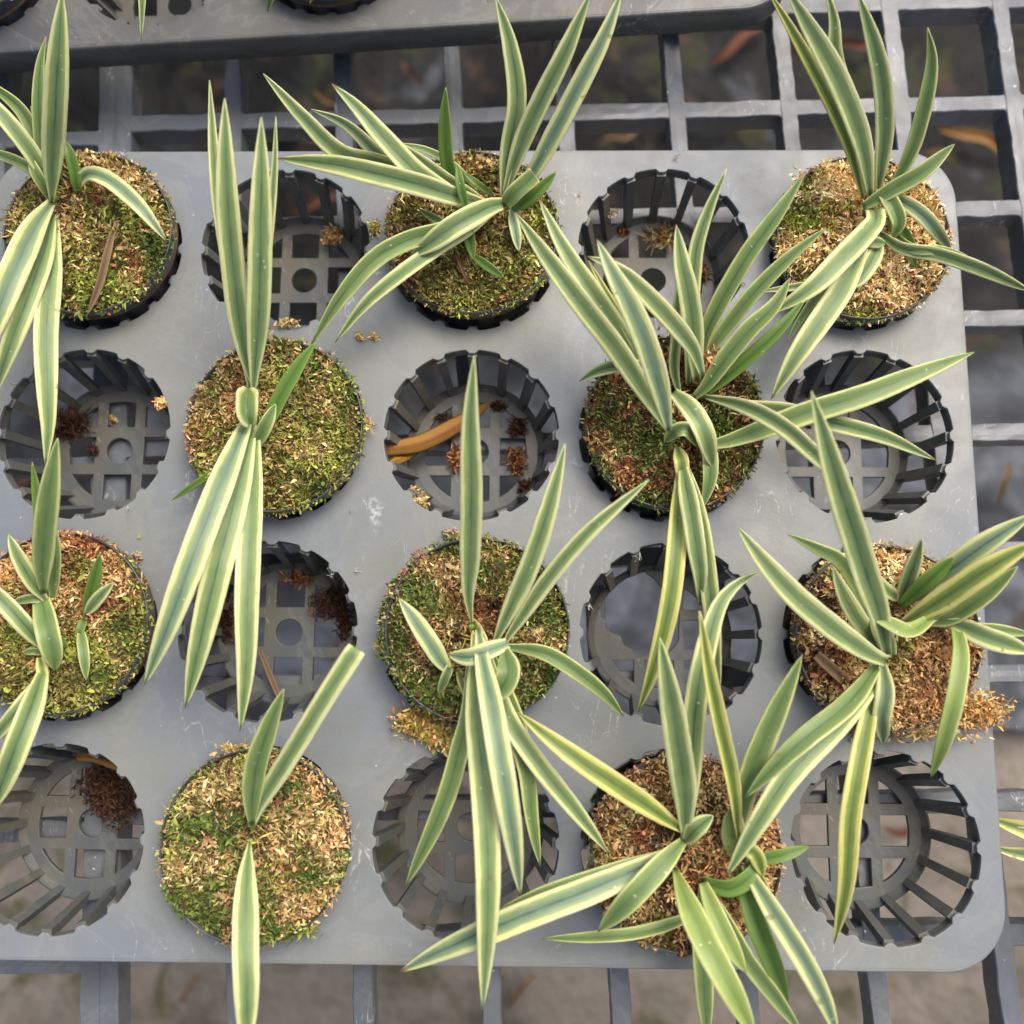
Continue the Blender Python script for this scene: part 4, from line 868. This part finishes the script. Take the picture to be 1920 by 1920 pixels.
# dead leaves on the ground under the bench
spots_all = [(1385, 85, 150, .6, 'rust'), (1480, 105, 90, 2.9, 'rust'), (1470, 240, 110, 1.5, 'rust'), (1320, 235, 170, .1, 'rust'), (1600, 90, 120, .05, 'rust'), (610, 190, 60, 2.6, 'gold'), (920, 160, 120, 1.1, 'dry'), (300, 220, 120, .1, 'dry'),
         (600, 385, 130, .2, 'rust'), (1830, 270, 160, -.5, 'gold'), (1760, 300, 80, -.3, 'dry'), (560, 262, 120, 0, 'rust'), (1160, 262, 90, .4, 'dry'), (40, 905, 60, .3, 'rust'), (1200, 1450, 70, .2, 'dry'), (1700, 1550, 90, .1, 'rust'), (360, 1850, 60, .7, 'dry'), (980, 1850, 80, .8, 'dry'), (1540, 1850, 60, 2.0, 'dry'), (1490, 600, 120, 1.2, 'dry'), (1880, 900, 90, 1.3, 'dry'), (770, 140, 70, 2.1, 'rust'), (1120, 90, 80, .9, 'dry'), (140, 180, 90, 2.2, 'dry'), (480, 130, 80, .3, 'dry')]
where = ['rusty leaf on the ground at the top, left of the top right orchid', 'rusty leaf below the lattice, steep, beside another at the top right', 'upright rusty leaf seen just above the tray left of the top right pot', 'long rusty leaf on the ground just above the upper right empty cup', 'rusty leaf on the ground between the tall leaves of the top right orchid',
 'small golden leaf on the ground above the fanning leaves of the top middle orchid', None, None, 'rusty leaf seen through the slots of the upper left empty cup', 'curved golden leaf on the ground right of the top right pot', 'dull brown leaf on the ground beside the curved golden one',
 'rusty leaf on the ground above the upper left empty cup', 'dull brown leaf on the ground above the tray between two orchids', 'rusty leaf seen through the lower slots of the left cup', None, 'rusty leaf seen through the lower right cup', 'dull brown leaf below the tray at the lower left', 'dull brown leaf below the tray in the middle', None, None, 'dull brown leaf on the ground at the far right', 'rusty leaf on the ground above the top middle orchid', None, None, None]
spots = [(q, l_) for q, l_ in zip(spots_all, where) if l_]
for i, ((u, v, L, a, st), lab_) in enumerate(spots):
    base_z = GZ + .05; c0 = at(u, v, base_z); s = px2m(base_z); dx, dy = math.cos(a), math.sin(a); L_ = L * s * .5
    if c0.y < -.28: base_z = GZ + .016; c0 = at(u, v, base_z)
    P3 = [Vector((c0.x + dx * L_ * t, c0.y + dy * L_ * t + .006 * math.sin(3 * t + i), base_z + .012 * (1 - t * t))) for t in (-1, -.4, .3, 1)]
    m = leaf_mesh(P3, L * s * .13, .3, False, .4, .2, .2); o0 = P3[0].copy(); m.transform(Matrix.Translation(-o0)); o = link('fallen_leaf', m, None, LM[st]); o.location = o0
    md = o.modifiers.new('thickness', 'SOLIDIFY'); md.thickness = .0006
    tag(o, lab_, 'fallen leaf', 'dead leaves on the ground below the bench')
